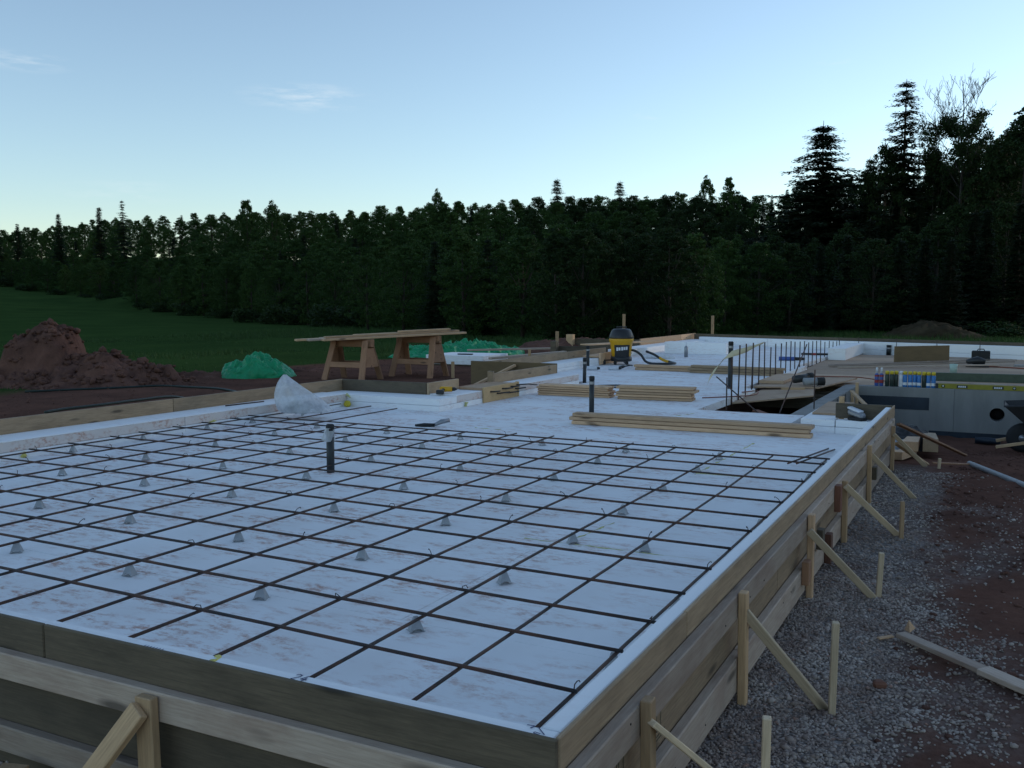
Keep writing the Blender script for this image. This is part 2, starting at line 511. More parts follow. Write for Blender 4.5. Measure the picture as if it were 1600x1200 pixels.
def ground_base(x, y):
    x = np.asarray(x, float); y = np.asarray(y, float)
    z = np.full(np.broadcast(x, y).shape, -.08) + 0 * x
    left_hill = 2.3 * np.clip((-x - 35) / 75, 0, 1.6) ** 3
    far = sstep(28, 60, y) * -.25
    z = z + left_hill + far * (x > -60)
    # working strip right of and in front of the form, sloping down to the cellar wall
    site = sstep(-6.9, -6.4, x) * (1 - sstep(24.5, 26.5, y + .35 * x)) * (1 - sstep(9, 12, x))
    s = -.2 - .60 * sstep(6.3, 13.4, y) * 1.0
    s = np.where((y > 8.6), s, s)
    slab = (x < .2) & (y > -.1) & ~((x > -2.05) & (y > 9.0))
    s = np.where(slab, -.26, s)
    pit = (x > -2.05) & (x < -.8) & (y > 8.9)
    s = np.where(pit, -1.9, s)
    z = z * (1 - site) + s * site
    front = 1 - sstep(-.6, -.2, y)
    z = z * (1 - front * (x < -6)) + -.2 * front * (x < -6)
    return z
def rough(x, y):
    near = (x > .35) & (y < 14) | (y < -.2)
    a = .035 * fbm(x * .9, y * .9, 4, 3) + .018 * fbm(x * 5, y * 5, 4, 9, .6)
    dirt_r = sstep(.75, 1.3, x) * (y < 13)
    a = a + dirt_r * (.03 * np.abs(fbm(x * 2.2, y * 2.2, 4, 21, .6)))
    lft = (x < -6.7) & (x > -13)
    a = np.where(lft, .02 * fbm(x * 1.6, y * 1.6, 5, 5, .6), a)
    a = np.where(x < -13, .05 * fbm(x * .4, y * .4, 4, 6), a)
    under = (x < .34) & (x > -6.55) & (y > -.2)
    return np.where(under, 0, a)
def lin(*seg):
    out = []
    for a, b, n in seg: out += list(np.linspace(a, b, n, endpoint=False))
    return np.array(out)
gx = np.concatenate([-np.geomspace(900, 40, 22), lin((-38, -14, 24), (-14, -6.2, 70), (-6.2, .3, 26), (.3, 2.2, 60), (2.2, 5, 40), (5, 14, 20)), np.geomspace(15, 900, 22)])
gy = np.concatenate([-np.geomspace(300, 6, 12), lin((-5, -1.6, 20), (-1.6, 3.5, 130), (3.5, 14, 150), (14, 30, 50), (30, 70, 30)), np.geomspace(72, 1500, 24)])
GX, GY = np.meshgrid(gx, gy)
GZ = ground_z(GX, GY) + rough(GX, GY)
nx, ny = len(gx), len(gy)
ii = np.arange(nx * ny).reshape(ny, nx)
quads = np.stack([ii[:-1, :-1], ii[:-1, 1:], ii[1:, 1:], ii[1:, :-1]], -1).reshape(-1, 4)
gm = fast_mesh(np.stack([GX, GY, GZ], -1).reshape(-1, 3), quads.ravel(), 4, 'ground', True)
def gravel_mask(x, y):
    e = .93 + .16 * fbm(x * 1.7, y * 1.7, 4, 31) + .16 * fbm(x * 7, y * 7, 4, 33, .7) - .10 * sstep(2.5, 6, y) + .12 * sstep(1.2, -.5, y)
    m = 1 - sstep(e - .16, e + .26, x)
    m = m * (1 - sstep(6.6, 7.6, y + .4 * fbm(x * 2, y * 2, 3, 8)))
    pat = sstep(-.05, .45, fbm(x * 1.3 + 4, y * 1.3, 3, 77) + .35 * fbm(x * 8, y * 8, 4, 79, .7)) * sstep(1.65, 1.0, x) * (y < 6.5) * .5
    m = np.maximum(m, pat * (x > .8))
    return np.clip(m, 0, 1) * (x > -6.6)
def grass_mask(x, y):
    n = fbm(x * .5, y * .5, 4, 12)
    a = sstep(-12.2, -12.9, x + .7 * n - .10 * np.clip(y - 14, 0, 40))
    b = sstep(27.5, 29.5, y + 1.2 * n + .25 * x)
    c = sstep(12, 16, x + n)
    d = sstep(-14, -24, y)
    m = np.maximum(np.maximum(a, b), np.maximum(c, d))
    return m
zone = np.zeros((nx * ny, 4), np.float32)
zone[:, 0] = gravel_mask(GX, GY).ravel(); zone[:, 1] = grass_mask(GX, GY).ravel(); zone[:, 3] = 1
ca = gm.color_attributes.new('zone', 'FLOAT_COLOR', 'POINT'); ca.data.foreach_set('color', zone.ravel())
tag(put('ground', gm, 'ground'), kind='structure')
def gz(x, y): return float(ground_z(x, y) + rough(np.array(float(x)), np.array(float(y))))

# stones of the gravel bed (nobody could count them)
def icosa():
    p = (1 + 5 ** .5) / 2
    v = np.array([(-1, p, 0), (1, p, 0), (-1, -p, 0), (1, -p, 0), (0, -1, p), (0, 1, p), (0, -1, -p), (0, 1, -p), (p, 0, -1), (p, 0, 1), (-p, 0, -1), (-p, 0, 1)], float)
    f = np.array([(0, 11, 5), (0, 5, 1), (0, 1, 7), (0, 7, 10), (0, 10, 11), (1, 5, 9), (5, 11, 4), (11, 10, 2), (10, 7, 6), (7, 1, 8), (3, 9, 4), (3, 4, 2), (3, 2, 6), (3, 6, 8), (3, 8, 9), (4, 9, 5), (2, 4, 11), (6, 2, 10), (8, 6, 7), (9, 8, 1)])
    return v / np.linalg.norm(v[0]), f
def scatter_stones(x, y, z, size, flat=.65):
    v, f = icosa(); n = len(x)
    jit = 1 + rng.uniform(-.38, .38, (n, 12, 1))
    P = v[None] * jit
    sc = np.stack([size * rng.uniform(.7, 1.3, n), size * rng.uniform(.6, 1.1, n), size * flat * rng.uniform(.7, 1.2, n)], -1)
    P = P * sc[:, None, :]
    a = rng.uniform(0, 6.28, n); b = rng.normal(0, .35, n)
    ca_, sa = np.cos(a)[:, None], np.sin(a)[:, None]; cb, sb = np.cos(b)[:, None], np.sin(b)[:, None]
    X, Y, Z = P[..., 0], P[..., 1], P[..., 2]
    Y, Z = Y * cb - Z * sb, Y * sb + Z * cb
    X, Y = X * ca_ - Y * sa, X * sa + Y * ca_
    V = np.stack([X + x[:, None], Y + y[:, None], Z + z[:, None]], -1).reshape(-1, 3)
    F = (f[None] + (np.arange(n) * 12)[:, None, None]).reshape(-1)
    return V, F
xs_, ys_ = [], []
n = 48000; x = rng.uniform(.40, 2.4, n); y = -1.4 + 8.4 * rng.uniform(0, 1, n) ** 1.35
keep = rng.uniform(0, 1, n) < np.clip(gravel_mask(x, y) * 1.1 + .03, 0, 1)
xs_.append(x[keep]); ys_.append(y[keep])
n = 32000; x = rng.uniform(.40, 1.35, n); y = -1.2 + 4.4 * rng.uniform(0, 1, n) ** 1.2
keep = rng.uniform(0, 1, n) < gravel_mask(x, y)
xs_.append(x[keep]); ys_.append(y[keep])
n = 7000; x = rng.uniform(-3.2, .5, n); y = rng.uniform(-1.1, -.28, n)
xs_.append(x); ys_.append(y)
x = np.concatenate(xs_); y = np.concatenate(ys_)
size = .0052 + .0075 * rng.beta(1.2, 4.5, len(x)); size[rng.uniform(0, 1, len(x)) < .02] *= 1.9
z = ground_z(x, y) + rough(x, y) + size * .25
V, F = scatter_stones(x, y, z, size)
tag(put('gravel', fast_mesh(V, F, 3, 'gravel'), 'stone'), 'crushed grey gravel bed beside the wooden form', 'gravel', kind='stuff')
# dirt clods on the red soil at right and left
n = 4200; x = rng.uniform(.9, 4.2, n); y = rng.uniform(-.5, 13, n)
k = rng.uniform(0, 1, n) < .15 + .85 * sstep(.0, .5, fbm(x * 1.1, y * 1.1, 3, 41)); x, y = x[k], y[k]
x2 = rng.uniform(-12.4, -7, 1500); y2 = rng.uniform(1, 20, 1500)
x = np.concatenate([x, x2]); y = np.concatenate([y, y2])
size = .012 + .03 * rng.beta(1.2, 6, len(x)); z = ground_z(x, y) + rough(x, y) + size * .15
V, F = scatter_stones(x, y, z, size, .6)
tag(put('soil_clods', fast_mesh(V, F, 3, 'clods'), 'clod'), 'loose red soil crumbs on the bare ground', 'soil', kind='stuff')

# ------------------------------------------------------------------ foam floor
ff = bpy.data.objects.new('foam_floor', None); COL.objects.link(ff); WORLD[ff.name] = I4.copy(); tag(ff, kind='structure')
def tile(x0, x1, y0, y1, sx=1.22, sy=2.44, off=0., start=None):
    y = y0; row = 0
    while y < y1 - 1e-3:
        ye = min(y + sx, y1); x = (x0 if start is None else start) - (off if row % 2 else 0)
        while x < x1 - 1e-3:
            xe = min(x + sy, x1); xs = max(x, x0)
            if xe - xs > .02 and ye - y > .02:
                dz = rnd.uniform(-.0015, .0015)
                block('foam_panel', xs + .002, xe - .002, y + .002, ye - .002, -.10 + dz, 0 + dz, 'foam_floor', ff, .0025)
            x += sy
        y += sx; row += 1
tile(-6.14, .315, -.235, 7.42, off=1.22, start=.315 - 3 * 2.44)
tile(-.70, .315, 7.42, 7.56)
tile(-4.74, -.70, 7.42, 8.98)
tile(-4.74, -1.99, 8.98, 12.1, off=1.0)
tile(-6.12, -2.20, 12.1, 17.6, off=1.22)
tile(-6.75, -2.40, 17.6, 26.4, off=1.22)
# edge of the floor towards the plywood deck (a clean cut face)
def bead(p0, p1, w, mat='seam_foam', dens=1., parent=ff, name='seam_bead'):
    p0, p1 = Vector(p0), Vector(p1); L = (p1 - p0).length; n = max(4, int(L / .035))
    pts = []; rr = []
    for i in range(n + 1):
        p = p0.lerp(p1, i / n); p += Vector((rnd.uniform(-.006, .006), rnd.uniform(-.006, .006), 0)); pts.append(p)
        rr.append(w * (rnd.uniform(.3, 1.2) if rnd.random() < dens else .08))
    me = tube_mesh(pts, rr, 6)
    for v in me.vertices: v.co.z = p0.z + (v.co.z - p0.z) * .35
    return put(name, me, mat, None, parent)
bead((-.72, 6.55, .001), (-.76, 4.75, .001), .013, dens=.65)
bead((-.76, 4.80, .001), (.08, 4.83, .001), .012, dens=.8)
bead((-1.05, 2.42, .001), (.12, 2.45, .001), .007, dens=.5)
bead((-.80, 2.45, .001), (-.74, 3.0, .001), .009, dens=.6)
bead((-3.6, 6.3, .001), (-3.3, 6.3, .001), .012, dens=.5)
bead((-2.1, 8.0, .001), (-1.9, 8.6, .001), .01, dens=.5)

# ------------------------------------------------------------------ foam edge (raised ledge round the slab)
EZ, BZ, EF = .15, .30, .292          # top of foam ledge, top of the boards
def ledge(name, label, rects, mat='foam_clean', seg=2.44, top=EZ, mid=.062):
    """rects: (x0,x1,y0,y1,axis); two layers of foam, the upper one a little dirtier on its face"""
    cx = (rects[0][0] + rects[0][1]) / 2; cy = (rects[0][2] + rects[0][3]) / 2
    root = empty(name, (cx, cy, 0), label, 'foam edge')
    for (x0, x1, y0, y1, ax) in rects:
        a0, a1 = (x0, x1) if ax == 'x' else (y0, y1)
        a = a0; k = 0
        while a < a1 - 1e-3:
            b = min(a + seg, a1)
            if a1 - b < .3: b = a1
            for (z0, z1, mm, ins) in ((-.1, mid, 'foam_clean', 0.), (mid + .003, top, mat, .003)):
                if ax == 'x': block('foam_block', a + .0015, b - .0015, y0 + ins, y1 - ins, z0, z1, mm, root, .004)
                else: block('foam_block', x0 + ins, x1 - ins, a + .0015, b - .0015, z0, z1, mm, root, .004)
            a = b; k += 1
    return root
led_f = ledge('foam_edge', 'white foam edge strip behind the front boards', [(-7.0, .374, -.235, -.185, 'x')], top=EF, mid=.14)
led_r = ledge('foam_edge', 'white foam edge strip along the right hand boards', [(.316, .374, -.183, 7.54, 'y')], top=EF, mid=.14)
led_l = ledge('foam_edge', 'white foam edge strip along the far left boards with soiled inner face', [(-6.52, -6.12, -.18, 7.38, 'y')], 'foam_dirty')
led_b = ledge('foam_edge', 'low white foam wall closing the back of the rebar bay', [(-6.52, -4.72, 7.382, 7.80, 'x')])
led_n = ledge('foam_edge', 'foam edge running back from the bay corner to the notched wooden box', [(-5.13, -4.73, 7.802, 11.66, 'y')], 'foam_dirty')
led_d = ledge('foam_edge', 'foam edge left of the shop vacuum', [(-6.6, -6.13, 11.72, 17.6, 'y')])
led_e = ledge('foam_edge', 'foam edge in the far left corner of the building', [(-7.35, -6.78, 17.62, 26.6, 'y')])
# top of the ledges soiled layers are only soiled inside: cover strip of clean foam
for x0, x1, y0, y1, p in ((-6.522, -6.122, -.18, 7.38, led_l), (-5.132, -4.732, 7.802, 11.66, led_n)):
    y = y0
    while y < y1 - .05:
        ye = min(y + 2.44, y1)
        block('foam_cap', x0 + .002, x1, y + .002, ye - .002, EZ + .001, EZ + .012, 'foam_clean', p, .004); y = ye
blk = empty('foam_edge', (0, 7.6, 0), 'thick two layer foam block at the far end of the right boards', 'foam block')
for z0, z1, mm, i in ((-.1, .064, 'foam_clean', 0), (.067, .135, 'foam_clean', .003)):
    block('foam_layer', -.15 + i, .374 - i, 7.565 + i, 7.695, z0, z1, mm, blk, .004)
    block('foam_layer', -.49 + i, -.153 - i, 7.565 + i, 9.2, z0, z1, mm, blk, .004)
bead((-.70, -.232, EF + .001), (-.715, -.188, EF + .001), .010, 'spray_foam', 1., led_f, 'seam_bead')
bead((-6.13, 2.9, .0), (-6.10, 2.9, .15), .03, 'spray_foam', 1., led_l, 'seam_bead')
bead((-6.13, 5.0, .05), (-6.10, 5.1, .12), .02, 'spray_foam', 1., led_l, 'seam_bead')
bead((-4.72, 8.0, .0), (-4.715, 8.02, .15), .022, 'seam_foam', 1., led_n, 'seam_bead')
bead((-6.14, 7.40, .16), (-6.06, 7.37, .02), .03, 'seam_foam', 1., led_b, 'seam_bead')

# pen marks on the foam
def stroke(pts, z, w, mat, parent, name='pen_mark'):
    V, Fc = [], []
    for (a, b) in zip(pts[:-1], pts[1:]):
        a = Vector((*a, 0)); b = Vector((*b, 0)); d = (b - a).normalized(); n_ = Vector((-d.y, d.x, 0)) * w / 2
        i = len(V)
        V += [a + n_, b + n_, b - n_, a - n_]; Fc.append((i, i + 1, i + 2, i + 3))
    me = mesh_from([(v.x, v.y, z) for v in V], Fc)
    return put(name, me, mat, None, parent)
def digits(ox, oy, s, parent):
    stroke([(ox, oy + .8 * s), (ox + .15 * s, oy + s), (ox + .45 * s, oy + .95 * s), (ox + .45 * s, oy + .65 * s), (ox + .02 * s, oy + .05 * s), (ox + .5 * s, oy)], EF + .002, .004, 'ink', parent)
    ox += .75 * s
    stroke([(ox + .3 * s, oy + s), (ox, oy + .35 * s), (ox + .55 * s, oy + .4 * s)], EF + .002, .004, 'ink', parent)
    stroke([(ox + .38 * s, oy + .7 * s), (ox + .32 * s, oy - .05 * s)], EF + .0025, .004, 'ink', parent)
digits(-.42, -.228, .036, led_f)
stroke([(.285, -.192), (.305, -.190), (.300, -.205)], EF + .002, .004, 'ink', led_f)
stroke([(.315, -.192), (.345, -.222)], EF + .002, .003, 'ink', led_f)
stroke([(.335, -.222), (.318, -.219), (.318, -.226), (.333, -.228), (.334, -.233), (.318, -.234)], EF + .0025, .003, 'ink', led_f)
for k in range(7):
    stroke([(-.905 - .012 * k, -.231 + rnd.uniform(-.003, .003)), (-.902 - .012 * k, -.220)], EF + .002, .004, 'ink', led_f)

# ------------------------------------------------------------------ formwork
def run(x0, y0, x1, y1, z0, z1, t, side, mat, parent, name='plank', seg=3.66, gap=.002, start=0.):
    """planks end to end along a line; side = unit offset of the plank body from the line"""
    a, b = Vector((x0, y0, 0)), Vector((x1, y1, 0)); L = (b - a).length; d = (b - a) / L
    s = -start
    while s < L - .01:
        e = min(s + seg, L); s0 = max(s, 0)
        if L - e < .25: e = L
        p0 = a + d * (s0 + gap) + Vector(side) * t / 2; p1 = a + d * (e - gap) + Vector(side) * t / 2
        zc = (z0 + z1) / 2 + rnd.uniform(-.0015, .0015)
        p0.z = p1.z = zc
        board(name, p0, p1, z1 - z0, t, mat, parent, up=side, b=.004)
        s = e
    return
# front (faces the camera): planks behind, two walers proud of them
fr = empty('form_wall', (-3.3, -.25, -.2), 'dark board form wall facing the camera with two paler rails', 'formwork')
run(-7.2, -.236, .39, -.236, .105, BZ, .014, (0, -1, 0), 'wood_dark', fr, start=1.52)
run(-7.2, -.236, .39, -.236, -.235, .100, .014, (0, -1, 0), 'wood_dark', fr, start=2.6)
run(-7.2, -.2505, .375, -.2505, .105, .194, .038, (0, -1, 0), 'wood_waler', fr, 'rail', 4.88, start=.9)
run(-7.2, -.2505, .375, -.2505, -.142, -.053, .038, (0, -1, 0), 'wood_waler', fr, 'rail', 4.88, start=3.3)
# right
fw = empty('form_wall', (.37, 3.5, -.2), 'long pale board form wall along the gravel with two rails', 'formwork')
run(.376, -.2355, .376, 7.70, .185, BZ, .014, (1, 0, 0), 'wood_form', fw, start=2.65)
run(.376, -.2355, .376, 7.70, -.235, .18, .014, (1, 0, 0), 'wood_form', fw, start=1.2)
run(.3925, -.27, .3925, 7.30, .118, .215, .038, (1, 0, 0), 'wood_waler', fw, 'rail', 3.66, start=.6)
run(.3925, -.27, .3925, 7.30, -.170, -.035, .038, (1, 0, 0), 'wood_waler', fw, 'rail', 3.66, start=2.0)
# dark cleats on the right rails
for (y, z, h, m) in ((3.66, .14, .16, 'wood_red'), (3.34, -.09, .17, 'wood_red'), (2.64, -.05, .12, 'wood_horse'), (3.05, .03, .11, 'wood_dark'), (5.55, -.02, .10, 'wood_dark')):
    board('cleat', (.4495, y, z - h / 2), (.4495, y, z + h / 2), .07, .036, m, fw, up=(1, 0, 0))
for k in range(26):
    y_ = .05 + k * .29 + rnd.uniform(-.1, .1); z_ = rnd.choice((.15, .19, -.07, -.12))
    put('nail', lathe_mesh([(.0035, 0), (.0035, .0015)], 8), 'rubber', T((.4308, y_, z_)) @ Matrix.Rotation(1.5708, 4, 'Y'), fw)
# lumber stamp on the right planks beside the first stake
def stampline(y0, z0, y1, z1, w=.004):
    V = []
    a, b = Vector((0, y0, z0)), Vector((0, y1, z1)); d = (b - a).normalized(); n_ = Vector((0, -d.z, d.y)) * w / 2
    V = [a + n_, b + n_, b - n_, a - n_]
    put('grade_stamp', mesh_from([(.3915, v.y, v.z) for v in V], [(0, 1, 2, 3)]), 'stamp', None, fw)
for (oy) in (.02, .34):
    for z0 in (.085, .0, -.012): stampline(oy, z0, oy + .21, z0)
    for k, g in enumerate('BOMLT'):
        y0 = oy + .015 + k * .038; z0, z1 = .015, .07
        stampline(y0, z0, y0, z1)
        if g in 'BOM': stampline(y0 + .024, z0, y0 + .024, z1)
        if g in 'BOT': stampline(y0, z1, y0 + .024, z1)
        if g in 'BOL': stampline(y0, z0, y0 + .024, z0)
        if g == 'B': stampline(y0, .043, y0 + .024, .043)
# left
lf = empty('form_wall', (-6.54, 3.6, -.1), 'yellowish board form wall at the far left edge of the slab', 'formwork')
run(-6.525, -.2, -6.525, 7.84, .105, BZ, .038, (-1, 0, 0), 'wood_form', lf, start=2.2)
run(-6.525, -.2, -6.525, 7.84, -.2, .10, .038, (-1, 0, 0), 'wood_form', lf)
rb = empty('form_wall', (-5.8, 7.83, -.1), 'short dark board closing the back of the rebar bay', 'formwork')
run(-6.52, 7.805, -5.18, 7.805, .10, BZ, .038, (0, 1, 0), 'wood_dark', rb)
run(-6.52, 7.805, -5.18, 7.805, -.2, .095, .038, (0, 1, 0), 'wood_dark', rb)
r2 = empty('form_wall', (-5.16, 8.2, -.1), 'short lit board going back from the bay corner', 'formwork')
run(-5.138, 7.806, -5.138, 8.55, .10, BZ, .038, (-1, 0, 0), 'wood_form', r2)
run(-5.138, 7.806, -5.138, 9.5, -.2, .095, .038, (-1, 0, 0), 'wood_form', r2)
run(-5.138, 8.552, -5.138, 9.5, .10, .19, .038, (-1, 0, 0), 'wood_horse', r2)
r3 = empty('form_wall', (-5.16, 10.5, -.1), 'pale board in front of the dark boxed recess', 'formwork')
run(-5.138, 9.5, -5.138, 11.68, .13, BZ, .038, (-1, 0, 0), 'wood_form', r3)
run(-5.138, 9.5, -5.138, 11.68, -.2, .125, .038, (-1, 0, 0), 'wood_form', r3)
block('end_cleat', -5.20, -5.11, 9.44, 9.495, .12, .34, 'wood_form', r3)
r4 = empty('form_wall', (-6, 11.7, -.1), 'dark sheet closing the boxed recess behind the pale board', 'formwork')
run(-6.78, 11.705, -5.14, 11.705, -.2, BZ + .02, .02, (0, -1, 0), 'ply_dark', r4)  # shade of the camera-facing side put into the sheet's dark colour
board('prop', (-6.35, 11.0, -.05), (-5.9, 11.66, .27), .07, .036, 'wood_new', r4)
r5 = empty('form_wall', (-6.6, 14, -.1), 'lit board running back towards the shop vacuum', 'formwork')
run(-6.606, 11.73, -6.606, 17.5, .12, BZ, .038, (-1, 0, 0), 'wood_form', r5)
run(-6.606, 11.73, -6.606, 17.5, -.2, .115, .038, (-1, 0, 0), 'wood_form', r5)
r6 = empty('form_wall', (-7, 17.6, -.1), 'short dark board behind the notched box near the shop vacuum', 'formwork')
run(-7.9, 17.62, -6.62, 17.62, -.2, BZ, .038, (0, 1, 0), 'wood_dark', r6)
block('corner_block', -7.98, -7.84, 17.45, 17.61, -.1, .42, 'wood_dark', r6)
r7 = empty('form_wall', (-7.4, 22, -.1), 'far left board running back to the building corner', 'formwork')
run(-7.36, 21.9, -7.36, 27.1, .12, BZ + .02, .038, (-1, 0, 0), 'wood_new', r7)
run(-7.36, 21.9, -7.36, 27.1, -.2, .115, .038, (-1, 0, 0), 'wood_form', r7)
r8 = empty('form_wall', (-8, 21.9, -.1), 'dark board behind the shop vacuum', 'formwork')
run(-9.6, 21.88, -7.4, 21.88, -.2, BZ, .038, (0, 1, 0), 'wood_dark', r8)
block('corner_block', -9.5, -9.3, 21.7, 21.86, -.1, .42, 'wood_stake', r8)
# far edge
FA, FB = Vector((-7.3, 26.7, 0)), Vector((7.0, 21.7, 0)); FD = (FB - FA).normalized(); FN = Vector((FD.y, -FD.x, 0))
if FN.y > 0: FN = -FN
r9 = empty('form_wall', ((FA + FB) / 2), 'long dark board along the far edge of the building', 'formwork')
fo = -FN
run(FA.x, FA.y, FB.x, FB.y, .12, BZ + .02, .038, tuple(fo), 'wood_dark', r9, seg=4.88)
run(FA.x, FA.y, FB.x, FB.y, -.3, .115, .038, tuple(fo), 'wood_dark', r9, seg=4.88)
fl = empty('foam_edge', ((FA + FB) / 2), 'long pale foam wall along the far edge of the building', 'foam edge')
s = .35; Lf = (FB - FA).length
while s < Lf - .1:
    e = min(s + 2.44, Lf)
    p0 = FA + FD * (s + .004) + FN * .12; p1 = FA + FD * (e - .004) + FN * .12
    for z0, z1 in ((-.25, .02), (.024, .235)):
        q0, q1 = p0.copy(), p1.copy(); q0.z = q1.z = (z0 + z1) / 2
        board('foam_block', q0, q1, .22, z1 - z0, 'foam_clean', fl, b=.006)
    s = e
# end board of the right bay
r10 = empty('form_wall', (.1, 7.8, 0), 'dark end board standing on the foam block behind the grinder', 'formwork')
board('plank', (-.17, 7.72, .218), (.37, 7.72, .218), .15, .036, 'wood_dark', r10, up=(0, -1, 0))
board('post', (-.12, 7.76, .0), (-.12, 7.76, .36), .05, .036, 'wood_stake', r10, up=(0, -1, 0))

# ------------------------------------------------------------------ stakes and braces on the right form
SY = [.24, 1.32, 2.74, 3.96, 5.22, 6.93]
ST = [.23, .225, .23, .195, .25, .19]
NEAR = ['nearest the camera', 'second from the camera', 'third from the camera', 'fourth from the camera', 'fifth from the camera', 'farthest from the camera']
for k, (y, zt) in enumerate(zip(SY, ST)):
    zb = gz(.45, y) - .06
    o = board('form_stake', (.4505, y, zb), (.4505 + rnd.uniform(-.004, .004), y + rnd.uniform(-.02, .02), zt),   .044 if k < 4 else .040, .032, 'wood_stake' if k != 2 else 'wood_new', None, up=(1, 0, 0))
    tag(o, f'upright wooden stake against the right form wall, {NEAR[k]}', 'stake', 'stakes on the right form')
BR = [(.22, .16, .64, .62), (1.31, .13, .73, 1.42), (2.66, .145, .74, 2.86), (3.92, .155, .735, 4.25), (5.23, .16, .73, 5.60), (6.91, .10, .70, 7.30)]
for k, (y0, z0, x1, y1) in enumerate(BR):
    z1 = gz(x1, y1) + .01
    br = empty('diagonal_brace', (x1, y1, z1), f'slanting wooden brace from the right form to the gravel, {NEAR[k]}', 'brace', 'braces on the right form')
    d = Vector((x1 - .47, y1 - y0, z1 - z0)); side = d.cross(Vector((0, 0, 1)))
    board('strut', (.470, y0, z0), (x1, y1, z1), .038, .019, 'wood_pale', br, up=(-.35, -.75, .5), over=.05)
    for q in (.02, ):
        p = Vector((.472, y0, z0)).lerp(Vector((x1, y1, z1)), .03)
        put('nail', tube_mesh([p + Vector((-.003, -.007, .0045)), p + Vector((-.0045, -.0095, .0065))], .003, 8), 'grey_metal', None, br)
# extra slanting laths at the far end
for (a, b, lab) in (((.46, 7.32, .16), (1.0, 9.2, -.38), 'thin slanting lath reaching from the form corner to the red soil'),
                    ((.47, 7.0, .02), (.70, 7.75, -.28), 'short slanting lath below the farthest brace')):
    tag(board('lath', a, b, .04, .022, 'wood_horse' if a[1] > 7.1 else 'wood_stake', None, up=(-.3, -.8, .5)), lab, 'lath')
for k, (x, y, zt, lab) in enumerate(((.765, 1.40, .13, 'ground stake at the foot of the second brace'), (.765, 2.90, .03, 'ground stake at the foot of the third brace'),
                                     (.765, 4.20, .045, 'short round topped ground stake at the foot of the fourth brace'), (.82, 7.25, -.13, 'small ground stake at the foot of the farthest brace'),
                                     (.70, .56, .09, 'ground stake at the bottom edge right of the nearest brace'))):
    o = board('ground_stake', (x, y, gz(x, y) - .08), (x + rnd.uniform(.0, .015), y + rnd.uniform(-.01, .02), zt), .030, .026, 'wood_pale' if k != 2 else 'wood_stake', None, up=(1, .25, 0))
    tag(o, lab, 'stake', 'ground stakes in the gravel')
# front stake and brace
o = board('form_stake', (-.875, -.333, -.34), (-.885, -.333, .185), .066, .030, 'wood_stake', None, up=(0, -1, 0)); tag(o, 'upright stake against the front form wall', 'stake')
fb = empty('diagonal_brace', (-1.30, -.62, -.22), 'wooden brace leaning against the front stake', 'brace')
board('strut', (-.890, -.365, .145), (-1.20, -.56, -.34), .062, .028, 'wood_stake', fb, up=(0, -1, .3), over=.03)
put('nail', tube_mesh([Vector((-.905, -.380, .125)), Vector((-.905, -.386, .127))], .005, 8), 'grey_metal', None, fb)
o = board('ground_stake', (-1.40, -.42, -.36), (-1.40, -.42, -.115), .09, .06, 'wood_stake', None, up=(.3, -1, 0)); tag(o, 'cut off ground stake at the lower left corner of the picture', 'stake')
RF = T((.39, -.25, 0)) @ Matrix.Rotation(.021, 4, 'Z') @ T((-.39, .25, 0))
for o in (fr, led_f): o.matrix_basis = RF @ o.matrix_basis
# small stakes behind the slab
for (x, y, z0, z1, w, lab) in ((-7.75, 12.69, -.12, .22, .06, 'pale stake in the red soil before the foam block'), (-7.1, 14.6, -.1, .38, .06, 'stake behind the lit board near the boxed recess'),
                               (-8.2, 18.3, -.1, .62, .08, 'tall stake near the shop vacuum'), (-9.1, 25.2, -.2, .95, .09, 'left one of two tall stakes at the far corner'),
                               (-6.9, 27.4, -.2, .88, .09, 'right one of two tall stakes at the far corner')):
    tag(board('ground_stake', (x, y, z0), (x, y, z1), w, .04, 'wood_stake', None, up=(.5, -1, 0)), lab, 'stake', 'stakes behind the slab')
tag(board('edge_board', (-8.4, 15.3, .12), (-7.4, 17.0, .20), .14, .05, 'wood_waler', None), 'greyish board lying behind the lit form board', 'board')
tag(board('edge_board', (-7.3, 17.9, .33), (-6.4, 20.6, .33), .3, .03, 'wood_new', None), 'pale sheet on the form near the shop vacuum', 'board')

# ------------------------------------------------------------------ rebar mat
BX = [0.098, -0.333, -0.748, -1.174, -1.593, -1.995, -2.418, -2.82, -3.304, -3.731, -4.178, -4.617, -5.06, -5.507, -5.99]
AY = [0.512, 0.906, 1.248, 1.638, 2.06, 2.459, 2.865, 3.239, 3.698, 4.031, 4.45, 4.84, 5.23, 5.499]
BEND = [5.56, 5.53, 5.58, 5.62, 5.66, 5.66, 5.75, 5.75, 5.64, 5.57, 5.57, 5.61, 6.98, 7.06, 7.09]
AR = [.112, .118, .125, .120, .118, .108, .118, .128, .122, .125, .115, .13, .14, .12]
def ay_at(j, x): return AY[j] + .07 * (x - .1) / -6.1
RR = .0070
mat_root = empty('rebar_mat', (-2.9, 3, .06), 'large dark rebar grid tied over the white foam floor', 'rebar grid')
def bar(p0, p1, parent, wob=.006, name='rebar', r=RR):
    p0, p1 = Vector(p0), Vector(p1); L = (p1 - p0).length; n = max(2, int(L / .42)); pts = []
    side = (p1 - p0).normalized().cross(Vector((0, 0, 1)))
    ph = rnd.uniform(0, 6)
    m = axis_matrix(p0, p1) if abs((p1 - p0).normalized().z) < .9 else axis_matrix(p0, p1, (1, 0, 0))
    for i in range(n + 1):
        s_ = -L / 2 + L * i / n
        pts.append(Vector((s_, wob * math.sin(ph + s_ * 1.3) + rnd.uniform(-.3, .3) * wob, rnd.uniform(-.15, .15) * wob)))
    return put(name, tube_mesh(pts, r, 7), 'rebar', m, parent)
